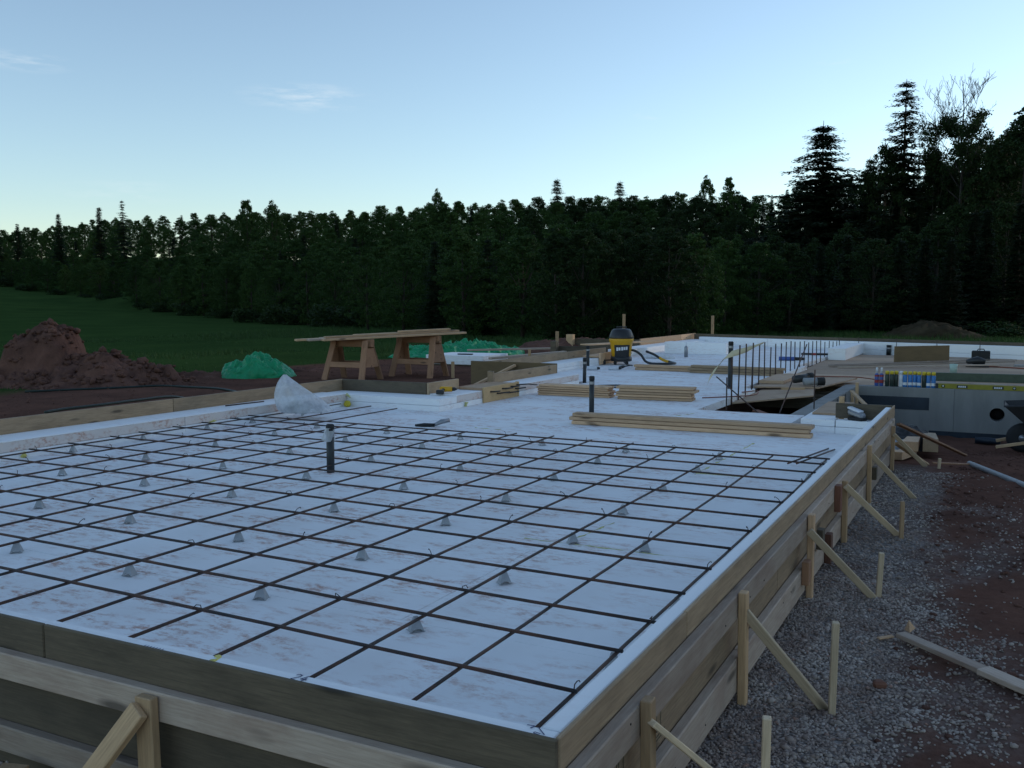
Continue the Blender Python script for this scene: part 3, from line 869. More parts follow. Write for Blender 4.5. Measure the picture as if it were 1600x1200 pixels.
for i, x in enumerate(BX):
    bar((x, .115, .061), (x + rnd.uniform(-.01, .01), BEND[i], .061), mat_root)
for j in range(len(AY)):
    bar((AR[j], ay_at(j, .1), .074), (-6.08 - rnd.uniform(0, .03), ay_at(j, -6.08), .074), mat_root)
def tie_mesh(kind):
    if kind == 0:
        pts = [(0, 0, 0), (.008, .004, .014), (.022, .01, .026), (.030, .012, .030), (.033, .014, .025), (.027, .013, .023)]
    elif kind == 1:
        pts = [(0, 0, 0), (.002, .003, .016), (.010, .002, .028), (.017, .0, .031), (.019, .0, .026)]
    else:
        pts = [(-.014, .012, 0), (0, .012, .014), (.014, -.004, .015), (.016, -.012, 0)]
    return tube_mesh(pts, .0021, 5)
TIES = [tie_mesh(k) for k in range(3)]
for t_ in TIES: t_.materials.append(MATS['rebar'])
for i in range(len(BX)):
    for j in range(len(AY)):
        if (i + j) % 2 == 0 and rnd.random() < .8:
            k = 2 if rnd.random() < .5 else rnd.choice((0, 1))
            x, y = BX[i], ay_at(j, BX[i])
            put('tie_wire', TIES[k], None, T((x, y, .076)) @ Matrix.Rotation(rnd.uniform(0, 6.28), 4, 'Z'), mat_root)
# rebar chairs: little folded mesh pyramids
def chair_mesh():
    h, w, d, tw = .060, .030, .022, .009
    V, Fc = [], []
    for s_ in (-1, 1):
        i = len(V)
        V += [(-w, s_ * d, 0), (-w * .35, s_ * d * .85, .012), (w * .35, s_ * d * .85, .012), (w, s_ * d, 0), (tw, s_ * .004, h), (-tw, s_ * .004, h)]
        Fc += [(i, i + 1, i + 5), (i + 1, i + 2, i + 4, i + 5), (i + 2, i + 3, i + 4)]
    Fc += [(5, 4, 10, 11), (0, 5, 11, 6), (3, 9, 10, 4)]
    return mesh_from(V, Fc)
def plate_mesh():
    V = []; Fc = []
    for s_ in (-1, 1):
        i = len(V); V += [(-.034, s_ * .02, .001), (.034, s_ * .02, .001), (.034, s_ * .027, .001), (-.034, s_ * .027, .001)]; Fc.append((i, i + 1, i + 2, i + 3))
    return mesh_from(V, Fc)
CH, CP = chair_mesh(), plate_mesh()
CH.materials.append(MATS['chair_grey']); CP.materials.append(MATS['chair_grey'])
rows = list(range(1, 14, 2)); cols = list(range(0, 15, 2))
chair0 = None
for rj, j in enumerate(rows):
    for ci, i in enumerate(cols):
        ib = i
        if j == 5 and i == 0: ib = 1
        x = BX[ib] - rnd.uniform(.005, .03); y = ay_at(j, x) + rnd.uniform(-.03, .005)
        m = T((x, y, .0015)) @ Matrix.Rotation(rnd.uniform(-.5, .5) + .4, 4, 'Z')
        lab = f'small grey rebar chair, {ORD[rj]} chair row from the front boards, {ORD[ci]} from the right'
        if chair0 is None:
            chair0 = empty('rebar_chair', (0, 0, 0), lab, 'rebar chair', 'rebar chairs under the grid')
            put('chair_body', CH, None, I4, chair0); put('foot_strip', CP, None, I4, chair0)
            chair0.matrix_basis = m; c = chair0
        else:
            c = copy_tree(chair0, m); c['label'] = lab
# loose bars
for (a, b, lab) in (((-.12, 5.05, .09), (-.04, 6.45, .012), 'left one of two loose rebars beyond the right end of the grid'), ((-.06, 5.07, .09), (.02, 6.42, .012), 'right one of two loose rebars beyond the right end of the grid')):
    tag(bar(a, b, None, .002, 'loose_rebar'), lab, 'rebar')
tag(bar((-6.40, 5.55, EZ + .02), (-6.34, 6.1, EZ + .02), None, .001, 'loose_rebar'), 'short dark bar lying on the left foam edge beside the plastic bag', 'rebar')
tag(bar((-2.9, 7.75, .012), (-2.05, 7.75, .012), None, .002, 'loose_rebar'), 'thin dark bar lying behind the long board stack', 'rebar')
# starter bars along the plywood deck
dy = [10.56, 10.98, 11.46, 11.92, 12.4, 12.9, 13.4, 13.9, 14.45, 14.95, 15.5, 16.05, 16.6, 17.2, 17.8, 18.4, 19.0, 19.7, 20.4, 21.1, 21.9, 22.7, 23.5, 24.2]
for k, y in enumerate(dy):
    x = -2.06 - .035 * (y - 11) + (.085 if y < 12.1 else 0)
    h = .72 - .034 * (y - 11) + rnd.uniform(-.02, .025)
    if k in (0, 7): h = .55
    lean = .05 if k < 3 else .015
    o = bar((x, y, -.12), (x + rnd.uniform(-lean, lean), y + rnd.uniform(-lean, lean), h), None, .002, 'starter_bar', .0105)
    tag(o, f'upright rebar in the row along the deck edge, {ORD[k]} from the near end', 'rebar', 'starter bars along the plywood deck')
for (a, b, lab) in (((-1.66, 9.13, -.3), (-1.66, 9.13, .40), 'lone upright rebar at the near edge of the dark opening'), ((-.80, 10.2, -.6), (-.80, 10.2, .45), 'upright rebar in front of the plywood deck beside the concrete return wall'),
                    ((-2.0, 9.9, .34), (-1.05, 9.3, -.25), 'rebar slanting down into the dark opening from the left'), ((-1.12, 11.4, .72), (-1.18, 9.6, -.25), 'rebar leaning over the plywood sheet beside the pipe fittings')):
    tag(bar(a, b, None, .002, 'leaning_bar', .0085), lab, 'rebar')
for k in range(7):
    p = FA + FD * (5.6 + k * 1.05) + FN * .24
    tag(bar((p.x, p.y, -.1), (p.x, p.y, .36), None, .001, 'starter_bar', .007), f'short upright rebar before the far foam wall, {ORD[k]} from the left', 'rebar', 'short bars at the far foam wall')

# ------------------------------------------------------------------ standpipes
PIPES = [(-3.32, 3.55, .38, .031, 'black standpipe rising through the rebar grid, wrapped in clear film at its top'), (-3.03, 8.12, .44, .031, 'black standpipe behind the long board stack'),
         (-4.96 + .22, 11.9, .41, .030, 'black standpipe behind the left short board stack'), (-6.0, 15.01, .45, .034, 'black standpipe left of the shop vacuum'),
         (-2.34, 11.94, .72, .037, 'tall black standpipe with a ribbon beside the starter bars'), (-1.29, 24.3, .17, .06, 'short black pipe in front of the far foam wall')]
for k, (x, y, zt, r, lab) in enumerate(PIPES):
    e_ = empty('standpipe', (x, y, 0), lab, 'pipe', 'standpipes')
    put('pipe', tube_mesh([(x, y, -.1), (x + .003, y, zt - .045)], r, 18), 'abs_black', None, e_)
    put('cap', lathe_mesh([(r + .002, zt - .05), (r + .002, zt - .008), (r - .006, zt), (r - .014, zt + .001)], 18), 'rubber', T((x + .003, y, 0)), e_)
    if k != 0: put('tape', tube_mesh([(x + .003, y, zt - .10), (x + .003, y, zt - .065)], r + .0012, 18, caps=False), 'grey_metal', None, e_)
    else:
        V, Fc = [], []
        nn = 14
        for i in range(nn):
            for q in range(6):
                a = 2 * math.pi * i / nn; rr = r + .004 + .012 * q / 5 * (1 + math.sin(3 * a + q))
                V.append((x - .012 * q / 5 + rr * math.cos(a) * (1.0 + .25 * (math.cos(a) < 0) * q / 5), y + rr * math.sin(a), zt - .028 - .021 * q))
        for i in range(nn):
            for q in range(5):
                Fc.append((i * 6 + q, ((i + 1) % nn) * 6 + q, ((i + 1) % nn) * 6 + q + 1, i * 6 + q + 1))
        put('film_wrap', mesh_from(V, Fc, smooth=True), 'clear_plastic', None, e_)
# ribbon tied to the tall pipe
def ribbon(pts, w, mat, name, lab, cat):
    V, Fc = [], []
    for i, p in enumerate(pts):
        p = Vector(p); tw = .5 + .9 * math.sin(i * 1.3)
        o = Vector((.25 * math.cos(tw), .3, math.sin(tw + .6))).normalized() * w / 2 * (.35 + .65 * math.sin(math.pi * min(1, (i + .6) / len(pts))))
        V += [p - o, p + o]
        if i: Fc.append((2 * i - 2, 2 * i - 1, 2 * i + 1, 2 * i))
    me = mesh_from(V, Fc, smooth=True)
    o = put(name, me, mat); md = o.modifiers.new('s', 'SOLIDIFY'); md.thickness = .002
    return tag(o, lab, cat)
ribbon([(-2.62, 11.7, .08), (-2.60, 11.72, .16), (-2.55, 11.75, .25), (-2.48, 11.8, .36), (-2.40, 11.86, .48), (-2.32, 11.89, .53), (-2.22, 11.93, .56), (-2.10, 12.0, .60), (-1.98, 12.1, .66), (-1.90, 12.2, .70)], .11, 'ribbon', 'ribbon', 'pale ribbon knotted round the tall black standpipe', 'ribbon')

# ------------------------------------------------------------------ board stacks on the slab
def stack(cx, cy, L, n, w, t, rz, mat, where, group, rowsn=1, jx=.03):
    for k in range(n):
        for q in range(rowsn):
            m = T((cx, cy, .003 + t * (k + .5) + .0045 * k)) @ Matrix.Rotation(rz, 4, 'Z') @ T((rnd.uniform(-jx, jx), (q - (rowsn - 1) / 2) * (w + .004) + rnd.uniform(-.012, .012), 0)) @ Matrix.Rotation(rnd.uniform(-.012, .012), 4, 'Z')
            o = put('board', box_mesh(L + rnd.uniform(-.02, .02), w, t, .006), mat, m)
            nm = (['bottom'] + [ORD[i] + ' from the bottom' for i in range(1, n - 1)] + ['top'])[k]
            rw = '' if rowsn == 1 else (', front row' if q == 0 else ', back row')
            tag(o, f'{nm} board {where}{rw}', 'board', group)
stack(-4.02, 9.86, 1.08, 5, .24, .027, .015, 'wood_horse' if False else 'wood_new', 'of the short board stack beside the notched box', 'left short board stack')
stack(-2.81, 9.88, 1.04, 5, .26, .032, .10, 'wood_new', 'of the short board stack in the middle of the slab', 'middle short board stack')
stack(-1.58, 7.12, 2.52, 3, .14, .038, .025, 'wood_new', 'of the long board stack between pipe and foam block', 'long board stack', 1, .06)
stack(-4.05, 15.0, 1.9, 2, .14, .05, -.06, 'wood_new', 'of the far stack before the vacuum hose', 'far left board stack', 1, .05)
stack(-2.95, 14.72, 1.75, 3, .14, .045, -.10, 'wood_form', 'of the far stack beside the starter bars', 'far right board stack', 1, .05)

# ------------------------------------------------------------------ notched wooden box on the foam edge and its dowels
nb = empty('notched_box', (-4.7, 9.2, 0), 'golden plywood bulkhead box with black dowels in the foam edge', 'wooden box')
block('side_panel', -4.728, -4.700, 8.46, 9.42, .0, .205, 'wood_gold', nb)
block('lid', -5.09, -4.729, 8.47, 9.41, .164, .196, 'wood_new', nb)
block('end_panel', -4.74, -4.694, 9.422, 9.46, .0, .21, 'wood_gold', nb)
for (y, z, L) in ((8.62, .135, .0), (8.80, .10, .1), (8.95, .15, .05), (9.08, .085, .1), (9.2, .16, .0), (9.34, .12, .05)):
    put('dowel', tube_mesh([(-4.72, y, z), (-4.66, y + .03, z), (-4.66, y + .20 + L, z - .006)], .010, 6), 'rubber', None, nb)
put('dowel', tube_mesh([(-4.70, 9.38, .17), (-4.60, 9.55, .17), (-4.58, 9.8, .14)], .009, 6), 'rubber', None, nb)
nb2 = empty('notched_box', (-6.5, 17, 0), 'pale notched box with dark dowels left of the shop vacuum', 'wooden box')
block('side_panel', -6.125, -6.09, 15.9, 17.5, .02, .26, 'wood_new', nb2)
block('lid', -6.5, -6.127, 15.9, 17.5, .164, .20, 'wood_new', nb2)
for (y, z) in ((16.1, .10), (16.5, .17), (16.9, .12), (17.2, .19)):
    put('dowel', tube_mesh([(-6.1, y, z), (-6.02, y + .04, z), (-6.02, y + .35, z - .01)], .014, 6), 'rubber', None, nb2)
block_y = put('spray_foam_blob', lathe_mesh([(.02, 0), (.04, .01), (.048, .035), (.035, .07), (.012, .08)], 10), 'yellow_bright', T((-6.05, 7.30, .0)))
tag(block_y, 'bright yellow foam blob in the back left corner of the bay', 'foam blob')

# ------------------------------------------------------------------ tools on the slab
def drill(x, y, z, rz, lab, c1='plastic_yellow', c2='plastic_black'):
    e_ = empty('power_drill', (x, y, z), lab, 'drill')
    M = T((x, y, z)) @ Matrix.Rotation(rz, 4, 'Z')
    put('motor_body', tube_mesh([(-.10, 0, .05), (-.08, 0, .05), (.06, 0, .05)], [.028, .036, .034], 12), c1, M, e_)
    put('chuck', tube_mesh([(.061, 0, .05), (.09, 0, .05), (.12, 0, .05)], [.026, .024, .010], 12), c2, M, e_)
    put('grip', tube_mesh([(-.05, -.03, .045), (-.07, -.09, .035), (-.08, -.15, .03)], [.02, .02, .024], 10), c2, M, e_)
    put('battery', box_mesh(.10, .07, .055, .008), c2, M @ T((-.085, -.19, .03)), e_)
drill(-4.97, 7.98, EZ + .014, .5, 'yellow and black drill lying on the foam corner')
hm = empty('trowel_grip', (-4.05, 6.16, 0), 'grey hand tool lying on the floor behind the grid', 'hand tool')
put('blade', tube_mesh([(-4.22, 6.10, .014), (-4.12, 6.12, .02), (-4.02, 6.17, .02)], [.012, .022, .018], 8), 'rubber', None, hm)
put('grip', tube_mesh([(-4.03, 6.17, .018), (-3.98, 6.24, .05), (-3.93, 6.32, .06)], [.016, .026, .022], 8), 'grey_metal', None, hm)
gd = empty('angle_grinder', (.05, 7.5, .155), 'grey tool standing on the foam block before the dark end board', 'grinder')
GM = T((.05, 7.635, .137)) @ Matrix.Rotation(-.5, 4, 'Z')
put('base_plate', box_mesh(.17, .10, .03, .008), 'rubber', GM @ T((0, 0, .016)), gd)
put('housing', box_mesh(.18, .085, .06, .02), 'grey_metal', GM @ T((-.01, 0, .064)) @ Matrix.Rotation(.25, 4, 'Y'), gd)
put('top_cover', box_mesh(.15, .075, .02, .008), 'label_white', GM @ T((-.025, 0, .105)) @ Matrix.Rotation(.25, 4, 'Y'), gd)

# clear plastic bag with rebar chairs inside
bg = empty('plastic_bag', (-5.78, 6.1, .08), 'clear plastic bag of grey rebar chairs slumped on the grid', 'bag')
V, Fc = [], []
NA, NR = 28, 15
for i in range(NR):
    f = i / (NR - 1)
    for k in range(NA):
        a = 2 * math.pi * k / NA
        r = (.275 * (1 - f) ** .95 + .035 * math.sin(math.pi * f) + .012) * (1 if f > .06 else .93)
        fold = 1 + .10 * math.sin(5 * a + 3 * f) * (.4 + f) + .06 * math.sin(11 * a - 4 * f)
        cx = -.08 - .10 * f + .14 * (1 - f) ** 2
        V.append((cx + r * fold * math.cos(a) * 1.08, r * fold * math.sin(a) * .85, .002 + .42 * f ** 1.02 * (1 + .02 * math.sin(4 * a))))
for i in range(NR - 1):
    for k in range(NA):
        Fc.append((i * NA + k, i * NA + (k + 1) % NA, (i + 1) * NA + (k + 1) % NA, (i + 1) * NA + k))
Fc.append(tuple(range(NA))[::-1])
R25 = Matrix.Rotation(.48, 4, 'Z')
put('bag_skin', mesh_from(V, Fc, smooth=True), 'clear_plastic', T((-5.76, 6.08, .082)) @ R25, bg)
V, Fc = [], []
for k in range(46):
    a = rnd.uniform(0, 6.28); rr = .23 * math.sqrt(rnd.random()); i = len(V)
    M = T((.03 + rr * math.cos(a), .8 * rr * math.sin(a), .02 + rnd.random() * .13 * (1 - rr / .26))) @ Matrix.Rotation(rnd.uniform(0, 6), 4, 'Z') @ Matrix.Rotation(rnd.uniform(0, 3), 4, 'X')
    for v in CH.vertices: V.append(M @ v.co)
    for p in CH.polygons: Fc.append(tuple(i + q for q in p.vertices))
tag(put('bag_contents', mesh_from(V, Fc), 'chair_grey', T((-5.76, 6.08, .082)) @ R25, bg), kind='stuff')

# shop vacuum
vx, vy = -5.80, 16.35
vc = empty('shop_vacuum', (vx, vy, 0), 'yellow and black shop vacuum on casters at the far end of the slab', 'vacuum')
VM = T((vx, vy, 0)) @ Matrix.Rotation(.36, 4, 'Z') @ Matrix.Diagonal((1, 1, 1.04, 1))
put('base', lathe_mesh([(.20, .07), (.225, .08), (.225, .14), (.205, .17)], 24), 'plastic_black', VM, vc)
tank = put('tank', lathe_mesh([(.196, .165), (.205, .18), (.235, .44), (.255, .47), (.262, .52), (.255, .535)], 28), 'plastic_yellow', VM, vc)
put('head', lathe_mesh([(.262, .536), (.266, .55), (.25, .60), (.225, .66), (.205, .70), (.17, .725), (.09, .735)], 28), 'plastic_black', VM, vc)
# front panel facing the camera, follows the tank
def arc_panel(r0, r1, z0, z1, a0, a1, n=8):
    V, Fc = [], []
    for i in range(n + 1):
        a = a0 + (a1 - a0) * i / n
        V += [(r0 * math.cos(a), r0 * math.sin(a), z0), (r1 * math.cos(a), r1 * math.sin(a), z1)]
        if i: Fc.append((2 * i - 2, 2 * i, 2 * i + 1, 2 * i - 1))
    return mesh_from(V, Fc, smooth=True)
fa = -math.pi / 2 + .05
fpan = put('front_panel', arc_panel(.214, .236, .20, .41, fa - .72, fa + .80), 'plastic_black', VM, vc)
put('front_panel', arc_panel(.212, .216, .165, .20, fa - .75, fa + .83), 'plastic_black', VM, vc)
for a0, a1, z0, z1 in ((fa - .50, fa - .34, .29, .36), (fa - .30, fa - .12, .30, .36), (fa - .05, fa + .13, .30, .37), (fa + .17, fa + .33, .31, .37), (fa + .37, fa + .55, .31, .375)):
    put('badge', arc_panel(.2285, .235, z0, z1, a0, a1, 3), 'label_white', VM, fpan)
for a in (.9, 2.3, 4.0, 5.4):
    cst = put('caster', lathe_mesh([(.012, -.018), (.034, -.016), (.034, .016), (.012, .018)], 12), 'rubber', VM @ T((.19 * math.cos(a), .19 * math.sin(a), .035)) @ Matrix.Rotation(1.57, 4, 'X'), vc)
    put('caster_fork', box_mesh(.03, .05, .05, .004), 'plastic_black', VM @ T((.19 * math.cos(a), .19 * math.sin(a), .07)), cst)
put('handle', tube_mesh([(-.10, 0, .725), (-.09, 0, .765), (.09, 0, .765), (.10, 0, .725)], .014, 8), 'plastic_black', VM, vc)
hp = [(.2, -.02, .30), (.30, -.05, .28), (.42, -.12, .2), (.50, -.25, .09), (.62, -.38, .05), (.82, -.46, .05), (1.02, -.42, .05), (1.12, -.24, .05), (1.02, -.02, .06), (.86, .12, .10), (.70, .12, .20), (.52, .08, .27)]
def smooth_path(p, k=4):
    P = [Vector(q) for q in p]; out = []
    for i in range(len(P) - 1):
        a, b, c, d = P[max(i - 1, 0)], P[i], P[i + 1], P[min(i + 2, len(P) - 1)]
        for s_ in range(k):
            t = s_ / k
            out.append(.5 * ((2 * b) + (c - a) * t + (2 * a - 5 * b + 4 * c - d) * t * t + (3 * b - a - 3 * c + d) * t ** 3))
    out.append(P[-1]); return out
put('hose', tube_mesh(smooth_path(hp), .025, 10), 'plastic_black', VM, vc)
put('hose_cuff', tube_mesh(smooth_path([(1.0, .0, .062), (.9, .10, .085), (.8, .135, .14)]), .029, 10), 'plastic_yellow', VM, vc)
wd = put('vacuum_wand', tube_mesh([(-6.75, 15.9, .05), (-6.45, 15.98, .05), (-6.05, 16.1, .05)], [.028, .036, .036], 8), 'plastic_black')
tag(wd, 'black vacuum nozzle tube lying left of the shop vacuum', 'vacuum tube')
for (x, y, lab) in ((-5.72, 14.55, 'pale roll lying beside the standpipe left of the vacuum'), (-5.35, 14.75, 'pale roll lying before the shop vacuum')):
    e_ = empty('sealant_roll', (x, y, 0), lab, 'roll')
    put('body', tube_mesh([(x - .1, y, .04), (x + .1, y + .04, .04)], .04, 12), 'label_white', None, e_)
    put('end_cap', tube_mesh([(x + .1, y + .04, .04), (x + .15, y + .05, .04)], [.03, .02], 10), 'plastic_black', None, e_)
put_c = put('power_plug', tube_mesh(smooth_path([(-5.3, 14.85, .03), (-5.22, 14.95, .06), (-5.12, 15.1, .08), (-5.2, 15.4, .05), (-5.5, 15.9, .04), (-5.65, 16.1, .08)]), [.03] * 5 + [.012] * 16, 8), 'plastic_black')
tag(put_c, 'black cord and plug before the shop vacuum', 'cord')
for (pts, r, mat, lab) in (([(-4.3, 11.4, .012), (-4.0, 11.6, .014), (-3.7, 11.5, .012), (-3.62, 11.35, .012), (-3.9, 11.25, .012), (-4.35, 11.2, .012)], .012, 'plastic_black', 'black looped cord behind the short board stacks'),
                           ([(-4.2, 10.45, .01), (-3.6, 10.5, .01), (-3.2, 10.45, .01), (-2.95, 10.2, .01)], .008, 'orange_cord', 'brown cord running into the middle board stack'),
                           ([(-2.3, 10.3, .01), (-2.0, 10.6, .012), (-1.75, 11.0, .012), (-1.85, 11.6, .012), (-2.0, 11.3, .012)], .008, 'orange_cord', 'brown cord from the middle board stack to the starter bars')):
    tag(put('cord', tube_mesh(smooth_path(pts), r, 6), mat), lab, 'cord')
tag(board('tool_bar', (-3.45, 10.6, .015), (-3.2, 10.2, .015), .06, .02, 'grey_metal', None), 'flat grey metal bar leaning to the middle board stack', 'metal bar')
# far floor clutter
tag(block('foam_offcut', -6.35, -4.75, 20.9, 21.4, .001, .30, 'foam_clean'), 'long pale foam offcut on the far floor behind the sealant gun', 'foam block')
cg = empty('caulk_tube', (-5.35, 19.5, 0), 'grey sealant tube standing on the far floor', 'sealant tube')
put('body', lathe_mesh([(.045, .0), (.045, .24), (.02, .27)], 14), 'grey_metal', T((-5.35, 19.5, 0)), cg)
put('nozzle', lathe_mesh([(.014, .27), (.008, .36)], 10), 'label_white', T((-5.35, 19.5, 0)), cg)
rag = tube_mesh(smooth_path([(-6.15, 18.6, .03), (-5.9, 18.7, .05), (-5.75, 18.6, .06), (-5.55, 18.7, .04), (-5.4, 18.8, .02)]), [.02, .05, .04, .06, .05, .07, .08, .05, .06, .07, .06, .05, .06, .05, .05, .04, .02], 7)
tag(put('rag', rag, 'can_white'), 'crumpled pale rag on the far floor', 'rag')
bt = empty('sealant_gun', (-2.7, 20.5, 0), 'blue sealant cartridge lying behind the starter bars', 'sealant tube')
put('cartridge', tube_mesh([(-3.1, 19.2, .045), (-2.75, 19.25, .045)], .045, 12), 'blue_tube', None, bt)
put('nozzle', tube_mesh([(-2.75, 19.25, .045), (-2.55, 19.3, .045)], [.04, .03], 10), 'rubber', None, bt)
cl = empty('clamp', (-2.6, 22.0, 0), 'dark clamp lying on the far floor behind the starter bars', 'clamp')
put('bar', tube_mesh([(-3.05, 21.6, .03), (-2.4, 21.7, .03)], .025, 8), 'rubber', None, cl)
put('jaw', box_mesh(.10, .14, .05, .01), 'can_red', T((-2.75, 21.65, .03)), cl)

# ------------------------------------------------------------------ plywood deck, cellar wall, dark opening
cw = empty('cellar_wall', (1.5, 14, -.8), 'grey concrete cellar wall with a round hole and blue membrane', 'concrete wall')
WY0, WY1 = 13.88, 14.12
hx, hz_ = 1.30, -.42
# wall slab with a round hole
bm = bmesh.new()
N = 20; ring = [(hx + .105 * math.cos(2 * math.pi * k / N), hz_ + .105 * math.sin(2 * math.pi * k / N)) for k in range(N)]
outer = []
X0, X1, Z0, Z1 = hx - .6, hx + .6, -1.3, -.05
for k in range(N):
    a = 2 * math.pi * k / N; c_, s_ = math.cos(a), math.sin(a)
    tx = (X1 - hx) / c_ if c_ > 1e-6 else ((X0 - hx) / c_ if c_ < -1e-6 else 1e9)
    tz = (Z1 - hz_) / s_ if s_ > 1e-6 else ((Z0 - hz_) / s_ if s_ < -1e-6 else 1e9)
    t = min(tx, tz); outer.append((hx + t * c_, hz_ + t * s_))
for cxx in (X0, X1):
    for czz in (Z0, Z1):
        kk = min(range(N), key=lambda q: (outer[q][0] - cxx) ** 2 + (outer[q][1] - czz) ** 2); outer[kk] = (cxx, czz)
V, Fc = [], []
for yy in (WY0, WY1):
    V += [(p[0], yy, p[1]) for p in ring] + [(p[0], yy, p[1]) for p in outer]
for k in range(N):
    j = (k + 1) % N
    Fc.append((k, j, N + j, N + k)); Fc.append((2 * N + k, 3 * N + k, 3 * N + j, 2 * N + j)); Fc.append((k, 2 * N + k, 2 * N + j, j))
    Fc.append((N + k, N + j, 3 * N + j, 3 * N + k))
put('wall_panel', mesh_from(V, Fc), 'concrete', None, cw)
cz = [(X0, Z0), (X0, Z1), (X1, Z0), (X1, Z1)]
block('wall_panel', -.75, X0 - .001, WY0, WY1, -1.3, -.05, 'concrete', cw, .006)
block('wall_panel', X1 + .001, 7.0, WY0, WY1, -1.3, -.05, 'concrete', cw, .006)
put('drain_hole', tube_mesh([(hx, 14.3, hz_), (hx, WY1 + .002, hz_)], .12, 16), 'rubber', None, cw)
block('return_wall', -.96, -.752, 8.95, 14.12, -1.3, -.055, 'concrete', cw, .006)
for k, y in enumerate((9.4, 10.2, 11.0, 11.8, 12.6, 13.3)):
    block('form_rib', -.751, -.738, y, y + .04, -1.2, -.07, 'concrete', cw, .002)
block('membrane_strip', -.70, .34, WY0 - .006, WY0 - .001, -.40, -.20, 'blue_membrane', cw, 0)
block('membrane_strip', .35, 2.6, WY0 - .006, WY0 - .001, -.92, -.72, 'blue_membrane', cw, 0)
block('membrane_strip', -.72, .1, WY0 - .010, WY0 - .0065, -.34, -.22, 'blue_membrane', cw, 0)
# opposite side of the opening
ow = empty('opening_wall', (-2.1, 11, -1), 'soil brown wall face darkened for shade and footings in the opening below the plywood', 'foundation')
block('wall_panel', -2.32, -2.10, 8.99, 14.0, -1.3, -.104, 'clod', ow, .004)  # wall coloured soil brown, its dark tone standing in for shade below the floor
block('wall_panel', -2.0, -.97, 8.80, 8.955, -1.3, -.104, 'concrete', ow, .004)
block('footing', -1.2, -.97, 9.6, 9.95, -1.1, -.28, 'concrete', ow, .01)
board('timber_stub', (-1.65, 10.6, -.20), (-1.0, 10.2, -.34), .12, .10, 'wood_red', ow)
dk = empty('plywood_deck', (1.2, 19, -.08), 'broad brown plywood deck behind the cans and level', 'deck')
y = 14.125; row = 0
while y < 23.2:
    ye = min(y + 1.22, 24.2)
    x = -.75 - (.0 if row % 2 else 1.22)
    xl = -2.08 - .035 * (y - 11)
    first = True
    while x < 6.6:
        xe = min(x + 2.44, 6.6); xs0 = max(x, xl)
        if first: xs0 = xl; first = False
        if xe - xs0 > .05:
            block('plywood_sheet', xs0 + .002, xe - .002, y + .002, ye - .002, -.10 + rnd.uniform(-.002, .002), -.08 + rnd.uniform(-.002, .002), 'plywood', dk, .002)
        x = xe
    y = ye; row += 1
for yy in (14.6, 16.5, 18.5, 20.5, 22.5):
    board('joist', (-2.1, yy, -.22), (6.5, yy, -.22), .04, .22, 'wood_form', dk)
for k, yy in enumerate((12.15, 12.75, 13.35)):
    board('joist', (-2.0, yy, -.20), (-.97, yy + .02, -.20), .04, .16, 'wood_dark', dk)  # dark wood stands in for shade on the joists under the sheet
def sheet(name, quad, t, mat, lab):
    V = [Vector(p) for p in quad]; nrm = (V[1] - V[0]).cross(V[3] - V[0]).normalized()
    if nrm.z < 0: nrm = -nrm
    P = V + [v - nrm * t for v in V]
    Fc = [(0, 1, 2, 3), (7, 6, 5, 4)] + [(i, i + 4, (i + 1) % 4 + 4, (i + 1) % 4) for i in range(4)]
    me = mesh_from(P, Fc); bm = bmesh.new(); bm.from_mesh(me); bmesh.ops.recalc_face_normals(bm, faces=bm.faces); bm.to_mesh(me); bm.free()
    return tag(put(name, me, mat), lab, 'plywood')
sheet('plywood_sheet', [(-1.985, 10.62, -.075), (-1.06, 11.75, -.03), (-1.30, 13.2, -.02), (-1.985, 12.6, -.05)], .02, 'plywood', 'slanting plywood sheet over the dark opening')
sheet('plywood_sheet', [(-2.10, 12.45, .00), (-1.16, 12.75, .00), (-.86, 14.8, .005), (-2.12, 14.9, .0)], .022, 'plywood', 'plywood sheet carrying the black pipe fittings')
sheet('plywood_sheet', [(-2.14, 13.0, .055), (-1.75, 13.05, .055), (-1.80, 14.7, .055), (-2.16, 14.6, .055)], .05, 'plywood', 'narrow plywood strip beside the starter bars')
sheet('plywood_sheet', [(-.44, 7.95, .158), (-.20, 7.95, .158), (-.17, 9.15, .158), (-.46, 9.15, .158)], .02, 'plywood', 'small tan plywood offcut on the foam block')
tag(board('offcut', (-1.62, 12.2, .005), (-1.28, 12.25, .015), .05, .03, 'wood_stake', None), 'small wood offcut on the slanting plywood', 'wood offcut')
pf = empty('pipe_fitting', (-1.42, 13.0, 0), 'left black pipe elbow on the plywood', 'pipe fitting')
put('body', tube_mesh([(-1.58, 12.95, .09), (-1.38, 13.15, .12)], .062, 14, caps=True), 'abs_black', None, pf)
put('collar', tube_mesh([(-1.40, 13.13, .117), (-1.34, 13.19, .125)], .07, 14), 'rubber', None, pf)
pf = empty('pipe_fitting', (-1.25, 12.85, 0), 'right grey and black pipe coupling on the plywood', 'pipe fitting')
put('body', tube_mesh([(-1.40, 12.80, .075), (-1.22, 12.90, .075)], .06, 14), 'pvc_grey', None, pf)
put('collar', tube_mesh([(-1.22, 12.90, .075), (-1.12, 12.955, .08)], .066, 14), 'rubber', None, pf)
tag(put('cord', tube_mesh(smooth_path([(-2.1, 14.9, -.068), (-1.7, 14.6, .015), (-1.2, 14.75, .02), (-.8, 14.8, .015), (-.4, 15.2, -.07), (-.3, 15.25, -.07)]), .010, 6), 'orange_cord'), 'thin brown cord lying on the plywood', 'cord')
tag(block('foam_offcut', -2.35, -1.95, 21.2, 25.2, -.079, .20, 'foam_clean'), 'long white foam beam lying on the deck edge', 'foam block')
